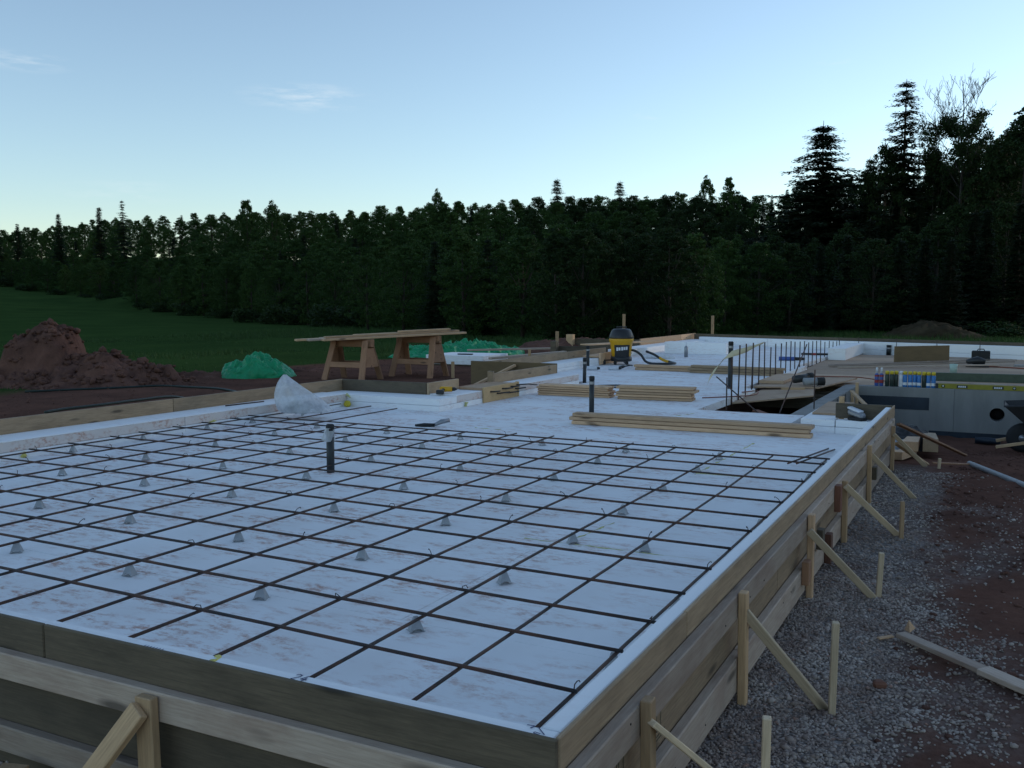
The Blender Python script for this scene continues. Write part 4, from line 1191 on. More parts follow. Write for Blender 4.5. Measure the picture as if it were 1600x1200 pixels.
for (x, y, z0, z1, lab) in ((-.72, 13.2, -.5, .06, 'upright stud at the inner corner of the cellar wall'), (-.70, 12.55, -.5, -.02, 'second stud on the concrete return wall')):
    tag(board('stud', (x + .06, y, z0), (x + .06, y, z1), .09, .04, 'wood_stake', None, up=(1, 0, 0)), lab, 'stud')
tag(board('stake', (-.40, 9.25, -.2), (-.40, 9.25, .12), .05, .04, 'wood_stake', None, up=(1, -1, 0)), 'short stake behind the tan plywood offcut', 'stake')
tag(board('lath', (-.62, 12.3, .0), (-.05, 10.2, -.10), .05, .03, 'wood_stake', None), 'sloping lath below the corner of the cellar wall', 'lath')
# brown sheet standing on the deck, strips, green beam, level
bs = empty('standing_sheet', (-.25, 20.9, -.08), 'brown board standing on edge on the deck', 'board')
board('panel', (-.80, 20.5, .115), (.28, 21.5, .115), .39, .03, 'ply_dark', bs, up=(.68, -.73, 0))
board('foot', (-.2, 21.2, -.055), (-.0, 20.9, -.055), .05, .04, 'wood_stake', bs)
for k, (a, b, lab) in enumerate((((-1.95, 18.8, -.05), (1.1, 22.0, -.03), 'upper one of the long pale wood strips crossing the deck'), ((-1.9, 18.5, -.05), (1.6, 21.0, .0), 'middle one of the long pale wood strips crossing the deck'),
                                 ((-1.7, 18.35, -.06), (1.3, 20.0, -.02), 'lower one of the long pale wood strips crossing the deck'))):
    tag(board('wood_strip', a, b, .07, .03, 'wood_waler', None), lab, 'wood strip', 'wood strips on the deck')
gb = board('deck_beam', (.12, 15.85, -.005), (3.2, 16.1, -.005), .10, .145, 'green_beam', None); tag(gb, 'dark green beam lying behind the cans', 'beam')
tag(board('deck_board', (.2, 15.2, -.06), (3.0, 15.1, -.06), .16, .03, 'wood_waler', None), 'pale board lying before the dark green beam', 'board')
lv = empty('spirit_level', (1.2, 14.05, -.05), 'long yellow spirit level on the cellar wall', 'spirit level')
lx0, lx1, ly = .42, 2.3, 13.96
board('beam', (lx0 + .04, ly, -.010), (lx1, ly, -.010), .03, .076, 'level_yellow', lv)
block('end_cap', lx0, lx0 + .038, ly - .017, ly + .017, -.049, .032, 'plastic_black', lv)
for x in (.53, 1.52):
    ve = put('vial_end', lathe_mesh([(.026, 0), (.026, .004)], 14), 'plastic_black', T((x, ly - .0155, -.010)) @ Matrix.Rotation(1.5708, 4, 'X'), lv)
    put('vial', lathe_mesh([(.014, 0), (.014, .003)], 12), 'clear_vial', T((x, ly - .0200, -.010)) @ Matrix.Rotation(1.5708, 4, 'X'), ve)
for x in (.80, 1.30):
    lpl = block('logo_plate', x - .075, x + .075, ly - .0185, ly - .0155, -.034, .012, 'plastic_black', lv, 0)
    for q in range(4): block('logo_letter', x - .055 + q * .029, x - .034 + q * .029, ly - .0200, ly - .0188, -.023, .002, 'label_white', lpl, 0)
mc = empty('cup', (.52, 17.9, -.08), 'pale green cup on the deck', 'cup')
put('cup_body', lathe_mesh([(.06, 0), (.075, .18), (.068, .18), (.055, .02)], 16), 'mint', T((.52, 17.9, -.078)), mc)
tb = empty('tool_case', (.95, 23.0, -.08), 'dark tool case in front of the far foam wall', 'tool case')
block('case_body', .72, 1.12, 22.6, 22.9, -.079, .14, 'rubber', tb, .02); put('case_handle', tube_mesh([(.84, 22.75, .14), (.86, 22.75, .18), (.98, 22.75, .18), (1.0, 22.75, .14)], .012, 6), 'plastic_black', None, tb)
ts = empty('circular_saw', (.9, 20.0, -.08), 'dark power saw lying on the deck behind the wood strips', 'saw')
put('saw_body', tube_mesh([(.7, 20.0, .03), (.9, 20.1, .06), (1.05, 20.1, .03)], [.05, .09, .06], 10), 'plastic_black', None, ts)
put('saw_base', box_mesh(.45, .2, .02, .004), 'rubber', T((.9, 20.05, -.067)), ts)
tag(put('cord', tube_mesh(smooth_path([(1.05, 20.1, -.06), (1.5, 19.9, -.065), (2.1, 19.6, -.065), (2.9, 19.8, -.065)]), .014, 6), 'orange_cord'), 'cord trailing right from the power saw', 'cord')
tag(board('metal_bar', (1.6, 20.6, -.06), (3.0, 20.8, -.06), .1, .04, 'grey_metal', None), 'grey metal bar lying right of the power saw', 'metal bar')
# cans
def can(x, y, body, lab, cap='cap_yellow', h=.185, tall=False):
    z = -.049
    e_ = empty('foam_can', (x, y, z), lab, 'can', 'cans on the cellar wall')
    r = .033
    put('can_body', lathe_mesh([(r - .002, 0), (r, .004), (r, h), (r - .006, h + .012), (.016, h + .02)], 16), body, T((x, y, z)), e_)
    if tall:
        put('nozzle', lathe_mesh([(.018, h + .02), (.018, h + .10), (.014, h + .115)], 12), 'can_white', T((x, y, z)), e_)
        put('band', tube_mesh([(x, y, z + .05), (x, y, z + .10)], r + .0012, 16, caps=False), 'can_red', None, e_)
        put('band', tube_mesh([(x, y, z + .15), (x, y, z + .18)], r + .0012, 16, caps=False), 'can_red', None, e_)
    else:
        put('can_cap', lathe_mesh([(r - .003, h + .012), (r - .001, h + .055), (r - .010, h + .066), (.012, h + .068)], 16), cap, T((x, y, z)), e_)
        if body == 'can_blue': put('band', tube_mesh([(x, y, z + .03), (x, y, z + .075)], r + .001, 16, caps=False), rnd.choice(['can_white', 'can_blue']), None, e_)
kinds = ['W', 'W', 'D', 'D', 'D', 'P', 'B', 'B', 'B', 'B', 'D', 'B', 'B']
cnt = 0
for k, kd in enumerate(kinds):
    x = -.46 + k * .0685 + (.02 if k > 1 else 0) + rnd.uniform(-.004, .004); y = 14.0 + rnd.uniform(-.02, .03)
    nm = {'W': 'tall nozzled sealant can', 'D': 'dark can with yellow cap', 'P': 'white can', 'B': 'blue can with yellow cap'}[kd]
    can(x, y, {'W': 'blue_tube', 'D': 'can_dark', 'P': 'can_white', 'B': 'can_blue'}[kd], f'{nm} on the cellar wall, {ORD[k]} from the left', 'can_white' if kd == 'P' else 'cap_yellow', tall=kd == 'W')

# ------------------------------------------------------------------ right side ground things
rp = empty('plank', (1.2, 2.0, -.2), 'pale plank lying on the red soil at the right edge', 'plank')
a, b = Vector((.93, 2.25, gz(.93, 2.25) + .035)), Vector((1.28, 1.97, gz(1.28, 1.97) + .03))
dd = (b - a).normalized()
board('board', a, b, .058, .022, 'wood_waler', rp)
board('board', b - dd * .02, b + dd * 1.2, .075, .024, 'wood_waler', rp)
tag(put('wood_chip', mesh_from([(.94, 2.33, -.17), (.985, 2.36, -.165), (.965, 2.30, -.17), (.958, 2.33, -.12)], [(0, 1, 3), (1, 2, 3), (2, 0, 3), (0, 2, 1)]), 'wood_new'), 'small pointed white wood chip behind the plank', 'wood chip')
tag(board('wood_chip', (.84, 2.22, gz(.84, 2.22) + .015), (.90, 2.26, gz(.9, 2.26) + .022), .022, .008, 'wood_new', None), 'thin wood splinter left of the plank', 'wood chip')
tag(put('rock', box_mesh(.05, .035, .03, .012, .008), 'wood_red', T((.90, 1.72, gz(.9, 1.72) + .01)) @ Matrix.Rotation(.5, 4, 'Z')), 'reddish stone on the gravel near the plank', 'stone')
tag(put('pvc_pipe', tube_mesh([(1.07, 7.75, gz(1.07, 7.75) + .05), (1.95, 5.2, gz(1.95, 5.2) + .05)], .026, 14), 'pvc_grey'), 'grey plastic pipe lying on the red soil', 'pipe')
tag(board('lath', (.76, 7.45, gz(.8, 7.4) + .03), (1.08, 7.68, gz(1.0, 7.6) + .03), .03, .015, 'wood_horse', None), 'thin reddish lath lying between small stake and grey pipe', 'lath')
# timbers lying beside the wall
for (a, b, w, t, m, lab) in (((.50, 8.2), (.30, 11.6), .16, .10, 'wood_new', 'left one of the thick timbers on the soil before the cellar wall'), ((.68, 8.5), (.48, 11.8), .15, .14, 'wood_form', 'right one of the thick timbers on the soil before the cellar wall')):
    za, zb = gz(*a), gz(*b)
    tag(board('timber', (*a, za + t / 2 + .08), (*b, zb + t / 2 + .09), w, t, m, None), lab, 'timber', 'timbers before the cellar wall')
tag(board('timber', (.42, 7.75, gz(.42, 7.75) + .05), (.50, 8.5, gz(.5, 8.5) + .07), .10, .08, 'wood_new', None), 'short broken timber end below the thick timbers', 'timber')
tag(block('offcut', .30, .46, 7.9, 8.05, gz(.38, 8) + .02, gz(.38, 8) + .10, 'wood_stake'), 'small wood offcut beside the broken timber', 'wood offcut')
# dark plastic sheet and grey drain cloth between timber and wall
def lump(name, lab, cat, cx, cy, zb, lx, ly_, h, rz, mat, seed, folds=1., n=64, ridge=None, sharp=.5):
    """draped lump: closed heightfield with sagging skirt"""
    U_, V_ = np.meshgrid(np.linspace(-1, 1, n), np.linspace(-1, 1, n))
    r = (np.abs(U_) ** 2.6 + np.abs(V_) ** 2.6) ** (1 / 2.6)
    prof = np.clip(1 - r ** 3.2, 0, 1) ** sharp
    if ridge is not None: prof = prof * ridge(U_, V_)
    X = U_ * lx; Y = V_ * ly_
    f1 = np.abs(fbm(X * 3.1 + seed, Y * 3.1, 4, seed)); f2 = fbm(X * 7 + seed, Y * 4, 4, seed + 5)
    Z = h * prof * (1 + .16 * folds * f2 - .30 * folds * f1)
    edge = (prof < .02)
    X = X + .05 * folds * fbm(Y * 6, Z * 9 + X * 3, 3, seed + 9) * lx; Y = Y + .06 * folds * fbm(X * 6, Z * 9, 3, seed + 11) * ly_
    Z = Z + .012 * fbm(X * 13, Y * 13, 3, seed + 2) - folds * prof * (.085 * np.abs(fbm(X * 4 + 2 * fbm(Y * 3, X * 3, 2, seed), Y * 5, 2, seed + 31)) + .04 * np.abs(fbm(X * 10, Y * 9 + 2 * Z, 2, seed + 41)))
    P = np.stack([X, Y, Z], -1).reshape(-1, 3)
    idx = np.arange(n * n).reshape(n, n)
    q = np.stack([idx[:-1, :-1], idx[:-1, 1:], idx[1:, 1:], idx[1:, :-1]], -1).reshape(-1, 4)
    keep_ = (r.ravel()[q] < 1.0).any(1)
    q = q[keep_]
    me = fast_mesh(P, q.ravel(), 4, name, True)
    o = put(name, me, mat, T((cx, cy, zb)) @ Matrix.Rotation(rz, 4, 'Z'))
    return tag(o, lab, cat)
lump('plastic_sheet', 'dark crumpled sheet between the timbers and the cellar wall', 'plastic sheet', .0, 11.5, gz(.2, 10.6) - .02, .55, .7, .30, .2, 'rubber', 3, 1.2, 40)
lump('gravel_bag', 'grey crumpled cloth beside the thick timbers', 'cloth', .12, 9.4, gz(.12, 9.4) - .02, .35, .7, .22, 0, 'pvc_grey', 8, 1.2, 40)
# wheelbarrow at the right edge
wbx, wby = 1.78, 12.2; wz = gz(wbx, wby)
wb = empty('wheelbarrow', (wbx, wby, wz), 'dark wheelbarrow cut by the right picture edge', 'wheelbarrow')
V = [(1.38, 12.0, wz + .66), (1.38, 12.7, wz + .66), (2.5, 12.8, wz + .74), (2.5, 11.9, wz + .74), (1.78, 12.15, wz + .28), (1.78, 12.55, wz + .28), (2.25, 12.6, wz + .30), (2.25, 12.1, wz + .30)]
tr = put('tray', mesh_from(V, [(4, 5, 6, 7), (0, 1, 5, 4), (1, 2, 6, 5), (2, 3, 7, 6), (3, 0, 4, 7)]), 'wheel_dark', None, wb)
tr.modifiers.new('s', 'SOLIDIFY').thickness = .012
put('tray_rim', tube_mesh([V[0], V[1], V[2], V[3]], .014, 6, closed=True), 'wheel_dark', None, wb)
wh = put('wheel', lathe_mesh([(.06, -.045), (.15, -.05), (.195, -.03), (.205, 0), (.195, .03), (.15, .05), (.06, .045)], 24), 'rubber', T((1.62, 12.35, wz + .20)) @ Matrix.Rotation(1.5708, 4, 'X'), wb)
put('hub', lathe_mesh([(.05, -.05), (.05, .05)], 12), 'grey_metal', T((1.62, 12.35, wz + .20)) @ Matrix.Rotation(1.5708, 4, 'X'), wh)
board('handle', (1.30, 12.0, wz + .10), (2.9, 11.75, wz + .50), .05, .04, 'wood_stake', wb)
board('handle', (1.30, 12.65, wz + .10), (2.9, 12.9, wz + .50), .05, .04, 'wood_stake', wb)
board('leg', (2.15, 12.0, wz), (2.2, 12.0, wz + .32), .04, .03, 'wheel_dark', wb, up=(1, 0, 0)); board('leg', (2.15, 12.7, wz), (2.2, 12.7, wz + .32), .04, .03, 'wheel_dark', wb, up=(1, 0, 0))
tag(put('blue_bottle', tube_mesh([(1.02, 13.3, gz(1.1, 13.3) + .06), (1.2, 13.3, gz(1.2, 13.3) + .06), (1.30, 13.28, gz(1.3, 13.3) + .055), (1.36, 13.27, gz(1.3, 13.3) + .05)], [.05, .055, .045, .03], 10), 'blue_membrane'), 'blue bottle lying at the foot of the cellar wall', 'bottle')

# ------------------------------------------------------------------ left yard: sawhorses, planks, tarps, dirt pile
def sawhorse(x0, x1, y, zt, lab):
    zb = gz((x0 + x1) / 2, y) - .02
    e_ = empty('sawhorse', ((x0 + x1) / 2, y, zb), lab, 'sawhorse', 'sawhorses')
    board('beam', (x0 - .06, y, zt - .07), (x1 + .06, y, zt - .07), .09, .14, 'wood_horse', e_)
    for xe, s_ in ((x0 + .06, -1), (x1 - .06, 1)):
        for sy in (-1, 1):
            board('leg', (xe + s_ * .07, y + sy * .30, zb), (xe, y + sy * .065, zt - .03), .12, .036, 'wood_horse', e_, up=(0, sy, .3))
        V = [(xe + s_ * .052, y - .085, zt - .16), (xe + s_ * .052, y + .085, zt - .16), (xe + s_ * .085, y + .19, zt - .50), (xe + s_ * .085, y - .19, zt - .50)]
        P = [Vector(v) for v in V]; P += [p + Vector((s_ * .018, 0, 0)) for p in P]
        me = mesh_from(P, [(0, 1, 2, 3), (7, 6, 5, 4), (0, 4, 5, 1), (1, 5, 6, 2), (2, 6, 7, 3), (3, 7, 4, 0)])
        put('gusset', me, 'wood_horse', None, e_)
    for sy in (-1, 1):
        board('stretcher', (x0 - .02, y + sy * .21, zb + .30), (x1 + .02, y + sy * .21, zb + .30), .10, .02, 'wood_horse', e_, up=(0, sy, .3))
sawhorse(-9.62, -8.80, 11.55, .66, 'brown wooden sawhorse at the left under the planks')
sawhorse(-8.95, -8.10, 12.72, .70, 'brown wooden sawhorse at the right under the planks')
A0, D0 = Vector((-9.3, 11.55, .68)), Vector((.80, 1.17, .042))
def onhorse(s0, s1, off, lay, w, t, mat, lab):
    n_ = Vector((D0.y, -D0.x, 0)).normalized()
    p0 = A0 + D0 * s0 + n_ * off; p1 = A0 + D0 * s1 + n_ * off
    p0.z += lay; p1.z += lay
    tag(board('plank', p0, p1, w, t, mat, None), lab, 'plank', 'planks on the sawhorses')
onhorse(-.40, 1.56, .32, .0, .18, .036, 'wood_new', 'nearest bottom plank across the sawhorses')
onhorse(-.55, 1.48, .10, .0, .18, .034, 'wood_waler', 'second bottom plank across the sawhorses')
onhorse(-.66, 1.34, -.12, .0, .18, .036, 'wood_stake', 'bottom plank reaching farthest left across the sawhorses')
onhorse(-.30, 1.60, -.33, .0, .18, .036, 'wood_waler', 'farthest bottom plank across the sawhorses')
onhorse(-.35, 1.50, .20, .038, .14, .034, 'wood_new', 'near plank of the upper layer on the sawhorses')
onhorse(.10, 1.45, -.08, .038, .14, .034, 'wood_stake', 'far plank of the upper layer on the sawhorses')
onhorse(.65, 1.38, .18, .076, .12, .034, 'wood_new', 'short topmost plank on the sawhorses')

def rdgL(u, v): return .60 + .38 * np.exp(-((u - .0) / .55) ** 2) + .06 * np.sin(6 * u + 3 * v)
lump('green_tarp', 'green tarp heaped over a low pile on the red soil', 'tarp', -11.22, 11.25, -.10, .70, .52, .52, .68, 'tarp', 21, 1.6, 150, rdgL, .5)
def rdg2(u, v): return .82 + .16 * np.sin(3.1 * u + 1) + .12 * np.sin(9 * u + 2 * v) + .08 * np.sin(17 * u)
lump('green_tarp', 'long green tarp over a pile behind the sawhorses', 'tarp', -11.35, 18.9, -.12, 1.95, .7, .46, 1.03, 'tarp', 33, 1.5, 170, rdg2, .42)
fp = empty('foam_stack', (-9.4, 16, -.08), 'white foam boards stacked before the long green tarp', 'foam stack')
for k, (z0, z1) in enumerate(((-.05, .05), (.053, .15))):
    block('foam_board', -10.2 + .02 * k, -8.7, 15.5 + .02 * k, 16.7, z0, z1, 'foam_clean', fp, .006)
block('skid', -10.15, -8.75, 15.55, 15.65, -.1, -.052, 'wood_dark', fp)
tag(board('tool_bar', (-9.5, 15.8, .165), (-9.15, 15.85, .165), .07, .025, 'rubber', None), 'small black tool lying on the white foam boards', 'hand tool')
tag(board('long_board', (-10.2, 17.4, .16), (-8.2, 18.6, .20), .2, .04, 'wood_waler', None), 'greyish board lying between foam boards and long green tarp', 'board')
# black hose on the soil
hp = [(-12.3, 7.2), (-11.97, 7.6), (-11.5, 8.4), (-11.2, 8.9), (-10.6, 9.0), (-9.9, 8.9), (-9.4, 8.75), (-9.0, 8.5)]
tag(put('garden_hose', tube_mesh(smooth_path([(x, y, gz(x, y) + .015) for x, y in hp]), .018, 6), 'hose_dark'), 'dark hose curving over the red soil beside the dirt pile', 'hose')
hp = [(-6.58, 3.45, .31), (-6.62, 3.7, .315), (-6.60, 4.1, .318), (-6.66, 4.6, .315), (-6.75, 5.1, .30), (-7.0, 5.6, .2), (-7.4, 6.2, .02), (-7.9, 6.9, -.05), (-8.6, 7.2, -.05)]
tag(put('garden_hose', tube_mesh(smooth_path(hp), .014, 6), 'hose_dark'), 'thin green hose lying along the top of the left boards', 'hose')

# dirt pile
n = 170
U_, V_ = np.meshgrid(np.linspace(-3.6, 3.0, n), np.linspace(-1.6, 1.9, n))
def bump2(u0, v0, su, sv, h, p=2.): return h * np.exp(-(np.abs((U_ - u0) / su) ** p + np.abs((V_ - v0) / sv) ** p))
Zp = bump2(-2.6, .2, 1.3, 1.0, .62) + bump2(-.5, .1, .95, .9, .36) + bump2(-.72, .25, .56, .62, .54, 9.) + bump2(.55, .0, .85, .75, .40) + bump2(1.5, .05, .5, .45, .15)
lumps = fbm(U_ * 2.2, V_ * 2.2, 5, 61, .62)
cell = np.abs(fbm(U_ * 3.7 + 3, V_ * 3.7, 4, 71, .6))
m_ = np.clip(Zp / .25, 0, 1)
Zp = Zp * (1 + .10 * lumps) + m_ * (.14 * lumps + .24 * cell - .09) - .10 * (1 - m_)
P = np.stack([U_, V_, Zp], -1).reshape(-1, 3)
idx = np.arange(n * n).reshape(n, n)
q = np.stack([idx[:-1, :-1], idx[:-1, 1:], idx[1:, 1:], idx[1:, :-1]], -1).reshape(-1, 4)
dp = empty('dirt_pile', (-12.9, 8.6, -.08), 'heap of red brown soil with a big block on top at the left edge', 'soil heap')
dang = math.atan2(2.25, 2.1) * .62
DPM = T((-13.0, 8.75, -.10)) @ Matrix.Rotation(.50, 4, 'Z')
put('heap', fast_mesh(P, q.ravel(), 4, 'heap', True), 'clod', DPM, dp)
nc = 1500
cu = rng.uniform(-3.4, 2.6, nc); cv = rng.uniform(-1.5, 1.5, nc)
iu = np.clip(((cu + 3.6) / 6.6 * (n - 1)).astype(int), 0, n - 1); iv = np.clip(((cv + 1.6) / 3.5 * (n - 1)).astype(int), 0, n - 1)
cz_ = Zp[iv, iu]; keep = cz_ > -.03
csz = .025 + .13 * rng.beta(1.0, 5, nc)
V, F = scatter_stones(cu[keep], cv[keep], cz_[keep] + .2 * csz[keep], csz[keep], .75)
tag(put('soil_lumps', fast_mesh(V, F, 3, 'lumps'), 'clod', DPM, dp), kind='stuff')
# small spoil humps between heap and tarp
for k, (x, y, lx, h, lab) in enumerate(((-12.2, 10.6, .8, .16, 'low ridge of soil between the heap and the green tarp'), (-11.9, 12.6, 1.0, .12, 'low soil ridge behind the green tarp at the field edge'))):
    lump('soil_ridge', lab, 'soil ridge', x, y, -.1, lx, .35, h, .6, 'clod', 50 + k, 1.6, 44)
# far mound at right and left spoil near the far corner
lump('soil_mound', 'grassy soil mound beyond the far edge at the right', 'soil mound', -.8, 39.2, -.5, 3.2, 2.2, 1.05, .3, 'mound_soil', 91, .8, 60, lambda u, v: .35 + .65 * np.exp(-((u + .15) / .5) ** 2), .8)
lump('soil_mound', 'low bank of red soil beyond the notched box', 'soil mound', -9.6, 22.5, -.2, 2.0, .9, .5, 1.0, 'clod', 93, 1.0, 50)

# ------------------------------------------------------------------ grass tufts at the field edge and weeds
def blades(x, y, h, per, spread):
    n = len(x) * per
    X = np.repeat(x, per) + rng.normal(0, spread, n); Y = np.repeat(y, per) + rng.normal(0, spread, n)
    Z = ground_z(X, Y) - .03; H = np.repeat(h, per) * rng.uniform(.5, 1.15, n)
    a = rng.uniform(0, 6.28, n); lean = rng.uniform(.1, .6, n) * H; w = rng.uniform(.008, .02, n)
    dx, dy = np.cos(a), np.sin(a)
    p = np.stack([np.stack([X - dy * w, Y + dx * w, Z], -1), np.stack([X + dy * w, Y - dx * w, Z], -1), np.stack([X + dx * lean, Y + dy * lean, Z + H], -1)], 1)
    return p.reshape(-1, 3), np.arange(n * 3)
gx1 = rng.uniform(-30, -12, 9000); gy1 = rng.uniform(3, 40, 9000)
gx2 = rng.uniform(-14, 8, 5000); gy2 = rng.uniform(26.5, 44, 5000)
x = np.concatenate([gx1, gx2]); y = np.concatenate([gy1, gy2])
k = rng.uniform(0, 1, len(x)) < grass_mask(x, y); x, y = x[k], y[k]
hh = .07 + .16 * sstep(-.1, .5, fbm(x * .4, y * .4, 3, 19)) + .10 * (y > 26)
V, F = blades(x, y, hh, 6, .07)
tag(put('grass', fast_mesh(V, F, 3, 'grass'), 'grass_blade'), 'rough grass at the edge of the dark field', 'grass', kind='stuff')

# ------------------------------------------------------------------ trees
def leaf_cloud(cent, crad, per, size, drop=.0):
    """quads scattered round clump centres"""
    n = len(cent) * per
    c = np.repeat(cent, per, 0); r = np.repeat(crad, per)
    d = rng.normal(0, 1, (n, 3)); d /= np.linalg.norm(d, axis=1, keepdims=True)
    p = c + d * (r * rng.uniform(.35, 1.0, n) ** .6)[:, None] * np.array([1, 1, .75])
    a = rng.normal(0, 1, (n, 3)); a /= np.linalg.norm(a, axis=1, keepdims=True)
    b = np.cross(a, d); b /= np.linalg.norm(b, axis=1, keepdims=True) + 1e-9
    s_ = size * rng.uniform(.55, 1.25, n)[:, None]
    q = np.stack([p - a * s_, p - b * s_ * .55, p + a * s_, p + b * s_ * .55], 1)
    return q.reshape(-1, 3)
def tube_np(pts, rr, n=6):
    me = tube_mesh(pts, rr, n); return me
def join_tubes(paths, n=5):
    V, Fc = [], []
    for pts, rr in paths:
        me = tube_mesh(pts, rr, n); i = len(V)
        V += [tuple(v.co) for v in me.vertices]; Fc += [tuple(i + q for q in p.vertices) for p in me.polygons]
        bpy.data.meshes.remove(me)
    return mesh_from(V, Fc, 'trunk', True)
def broadleaf(seed, H=10., W=3.2, low=.12, nclump=90, per=70, leaf=.17, gap=.0, crs=.72):
    r_ = random.Random(seed)
    cent, cr = [], []
    for k in range(nclump):
        f = low + (1 - low) * (r_.random() ** .85)
        prof = math.sin(math.pi * min(1, (f - low) / (1 - low) * .86 + .12)) ** .75
        rr = W * prof * (.12 + .93 * r_.random() ** .6); a = r_.uniform(0, 6.28)
        cent.append((rr * math.cos(a), rr * math.sin(a), f * H * (.97 + .06 * r_.random())))
        cr.append(crs * ((.10 + .10 * r_.random()) * W * (1.15 - .45 * f) + .25))
    q = leaf_cloud(np.array(cent), np.array(cr), per, leaf)
    crown = fast_mesh(q, np.arange(len(q)), 4, 'crown')
    paths = [([(0, 0, -.3), (.05, .03, H * .3), (-.05, .08, H * .6), (0, 0, H * .88)], [.16, .12, .075, .02])]
    for k in range(12):
        c = cent[r_.randrange(nclump)]; z0 = min(c[2] * .8, H * .7)
        paths.append(([(0, 0, z0 * .75), (c[0] * .5, c[1] * .5, (z0 * .75 + c[2]) / 2 + .1), c], [.05, .035, .012]))
    return join_tubes(paths), crown
def conifer(seed, H=12., W=2.2, low=.08, whorl=.42, per=15, leaf=.14, droop=.25, ragged=.35, pw=.85):
    r_ = random.Random(seed)
    P = []; paths = [([(0, 0, -.3), (.02, .02, H * .5), (0, 0, H)], [.17, .09, .012])]
    z = low * H
    while z < H * .985:
        f = (z - low * H) / (H * (1 - low))
        L0 = W * (1 - f) ** pw + .10
        nb = 5 + int(3 * (1 - f)); a0 = r_.uniform(0, 6.28)
        for k in range(nb):
            if r_.random() < .10: continue
            a = a0 + 6.28 * k / nb + r_.uniform(-.3, .3)
            L = L0 * (1 - ragged * r_.random()); n = max(3, int(L / .22)); zz = z + r_.uniform(-.12, .12)
            tip = None
            for i in range(n + 1):
                t = (i + .3) / (n + .3); x = L * t
                hgt = zz - droop * L * t + .28 * droop * L * t * t * 1.8
                c = (x * math.cos(a), x * math.sin(a), hgt); P.append((c, a, (.95 - .5 * t) * (.40 + .60 * (1 - f) ** .7))); tip = c
            if L > .8: paths.append(([(0, 0, zz), (tip[0] * .5, tip[1] * .5, zz - droop * L * .38), tip], [.022, .014, .006]))
        z += whorl * (.75 + .5 * r_.random()) * (.6 + .4 * (1 - f))
    c = np.array([p[0] for p in P]); a = np.array([p[1] for p in P]); wd = np.array([p[2] for p in P])
    n = len(c); c = np.repeat(c, per, 0); a = np.repeat(a, per); wd = np.repeat(wd, per); N_ = n * per
    c = c + rng.normal(0, 1, (N_, 3)) * np.array([.10, .10, .055])
    ang = a + rng.choice([-1, 1], N_) * rng.uniform(.3, 1.2, N_)
    d = np.stack([np.cos(ang), np.sin(ang), rng.uniform(-.55, .15, N_)], -1)
    s_ = (leaf * wd * rng.uniform(.7, 1.3, N_))[:, None]
    up = np.stack([-np.sin(ang), np.cos(ang), rng.uniform(-.6, .6, N_)], -1) * .30
    q = np.stack([c, c + d * s_ + up * s_, c + d * s_ * 1.7, c + d * s_ - up * s_], 1).reshape(-1, 3)
    return join_tubes(paths), fast_mesh(q, np.arange(len(q)), 4, 'crown')
def baretop(seed, H=15.):
    r_ = random.Random(seed); paths = []; tips = []
    def limb(p, d, L, r, lev):
        n = 5; pts = [p.copy()]; rr = [r]; q = p.copy(); dd = d.normalized()
        for i in range(n):
            dd = (dd + Vector((r_.uniform(-.16, .16), r_.uniform(-.16, .16), r_.uniform(-.04, .12)))).normalized()
            q = q + dd * L / n; pts.append(q.copy()); rr.append(max(.011, r * (1 - .82 * (i + 1) / n)))
        if max(t.z for t in pts) > H * 1.0: return
        paths.append((pts, rr)); tips.append(q.copy()); tips.append(pts[3].copy())
        if lev < 3:
            for k in range((6, 5, 3)[lev]):
                i = r_.randint(1, n); a = r_.uniform(0, 6.28)
                nd = (dd + Vector((math.cos(a), math.sin(a), r_.uniform(-.1, .5))) * r_.uniform(.55, 1.0)).normalized()
                limb(pts[i], nd, L * r_.uniform(.34, .58), max(.012, rr[i] * .7), lev + 1)
    tr = [Vector((r_.uniform(-.1, .1) * (k > 0), r_.uniform(-.1, .1) * (k > 0), -.3 + (H * .96 + .3) * k / 8)) for k in range(9)]
    paths.append((tr, [.2 * (1 - k / 8.6) + .012 for k in range(9)]))
    z = .30
    while z < .93:
        a = r_.uniform(0, 6.28); k = int(z * 8)
        sp = 1.15 - .45 * z
        limb(Vector((tr[k].x, tr[k].y, z * H)), Vector((math.cos(a) * sp, math.sin(a) * sp, .95)), H * (.30 * (1 - z) ** .55 + .035) * r_.uniform(.8, 1.15), .075 * (1.15 - z), 0 if z < .75 else 1)
        z += r_.uniform(.018, .04)
    cent = np.array([tuple(t) for t in tips if t.z < H * (.78 + r_.uniform(-.14, .06)) and r_.random() < .38])
    q = leaf_cloud(cent, np.full(len(cent), .45), 20, .11)
    return join_tubes(paths, 3), fast_mesh(q, np.arange(len(q)), 4, 'crown')

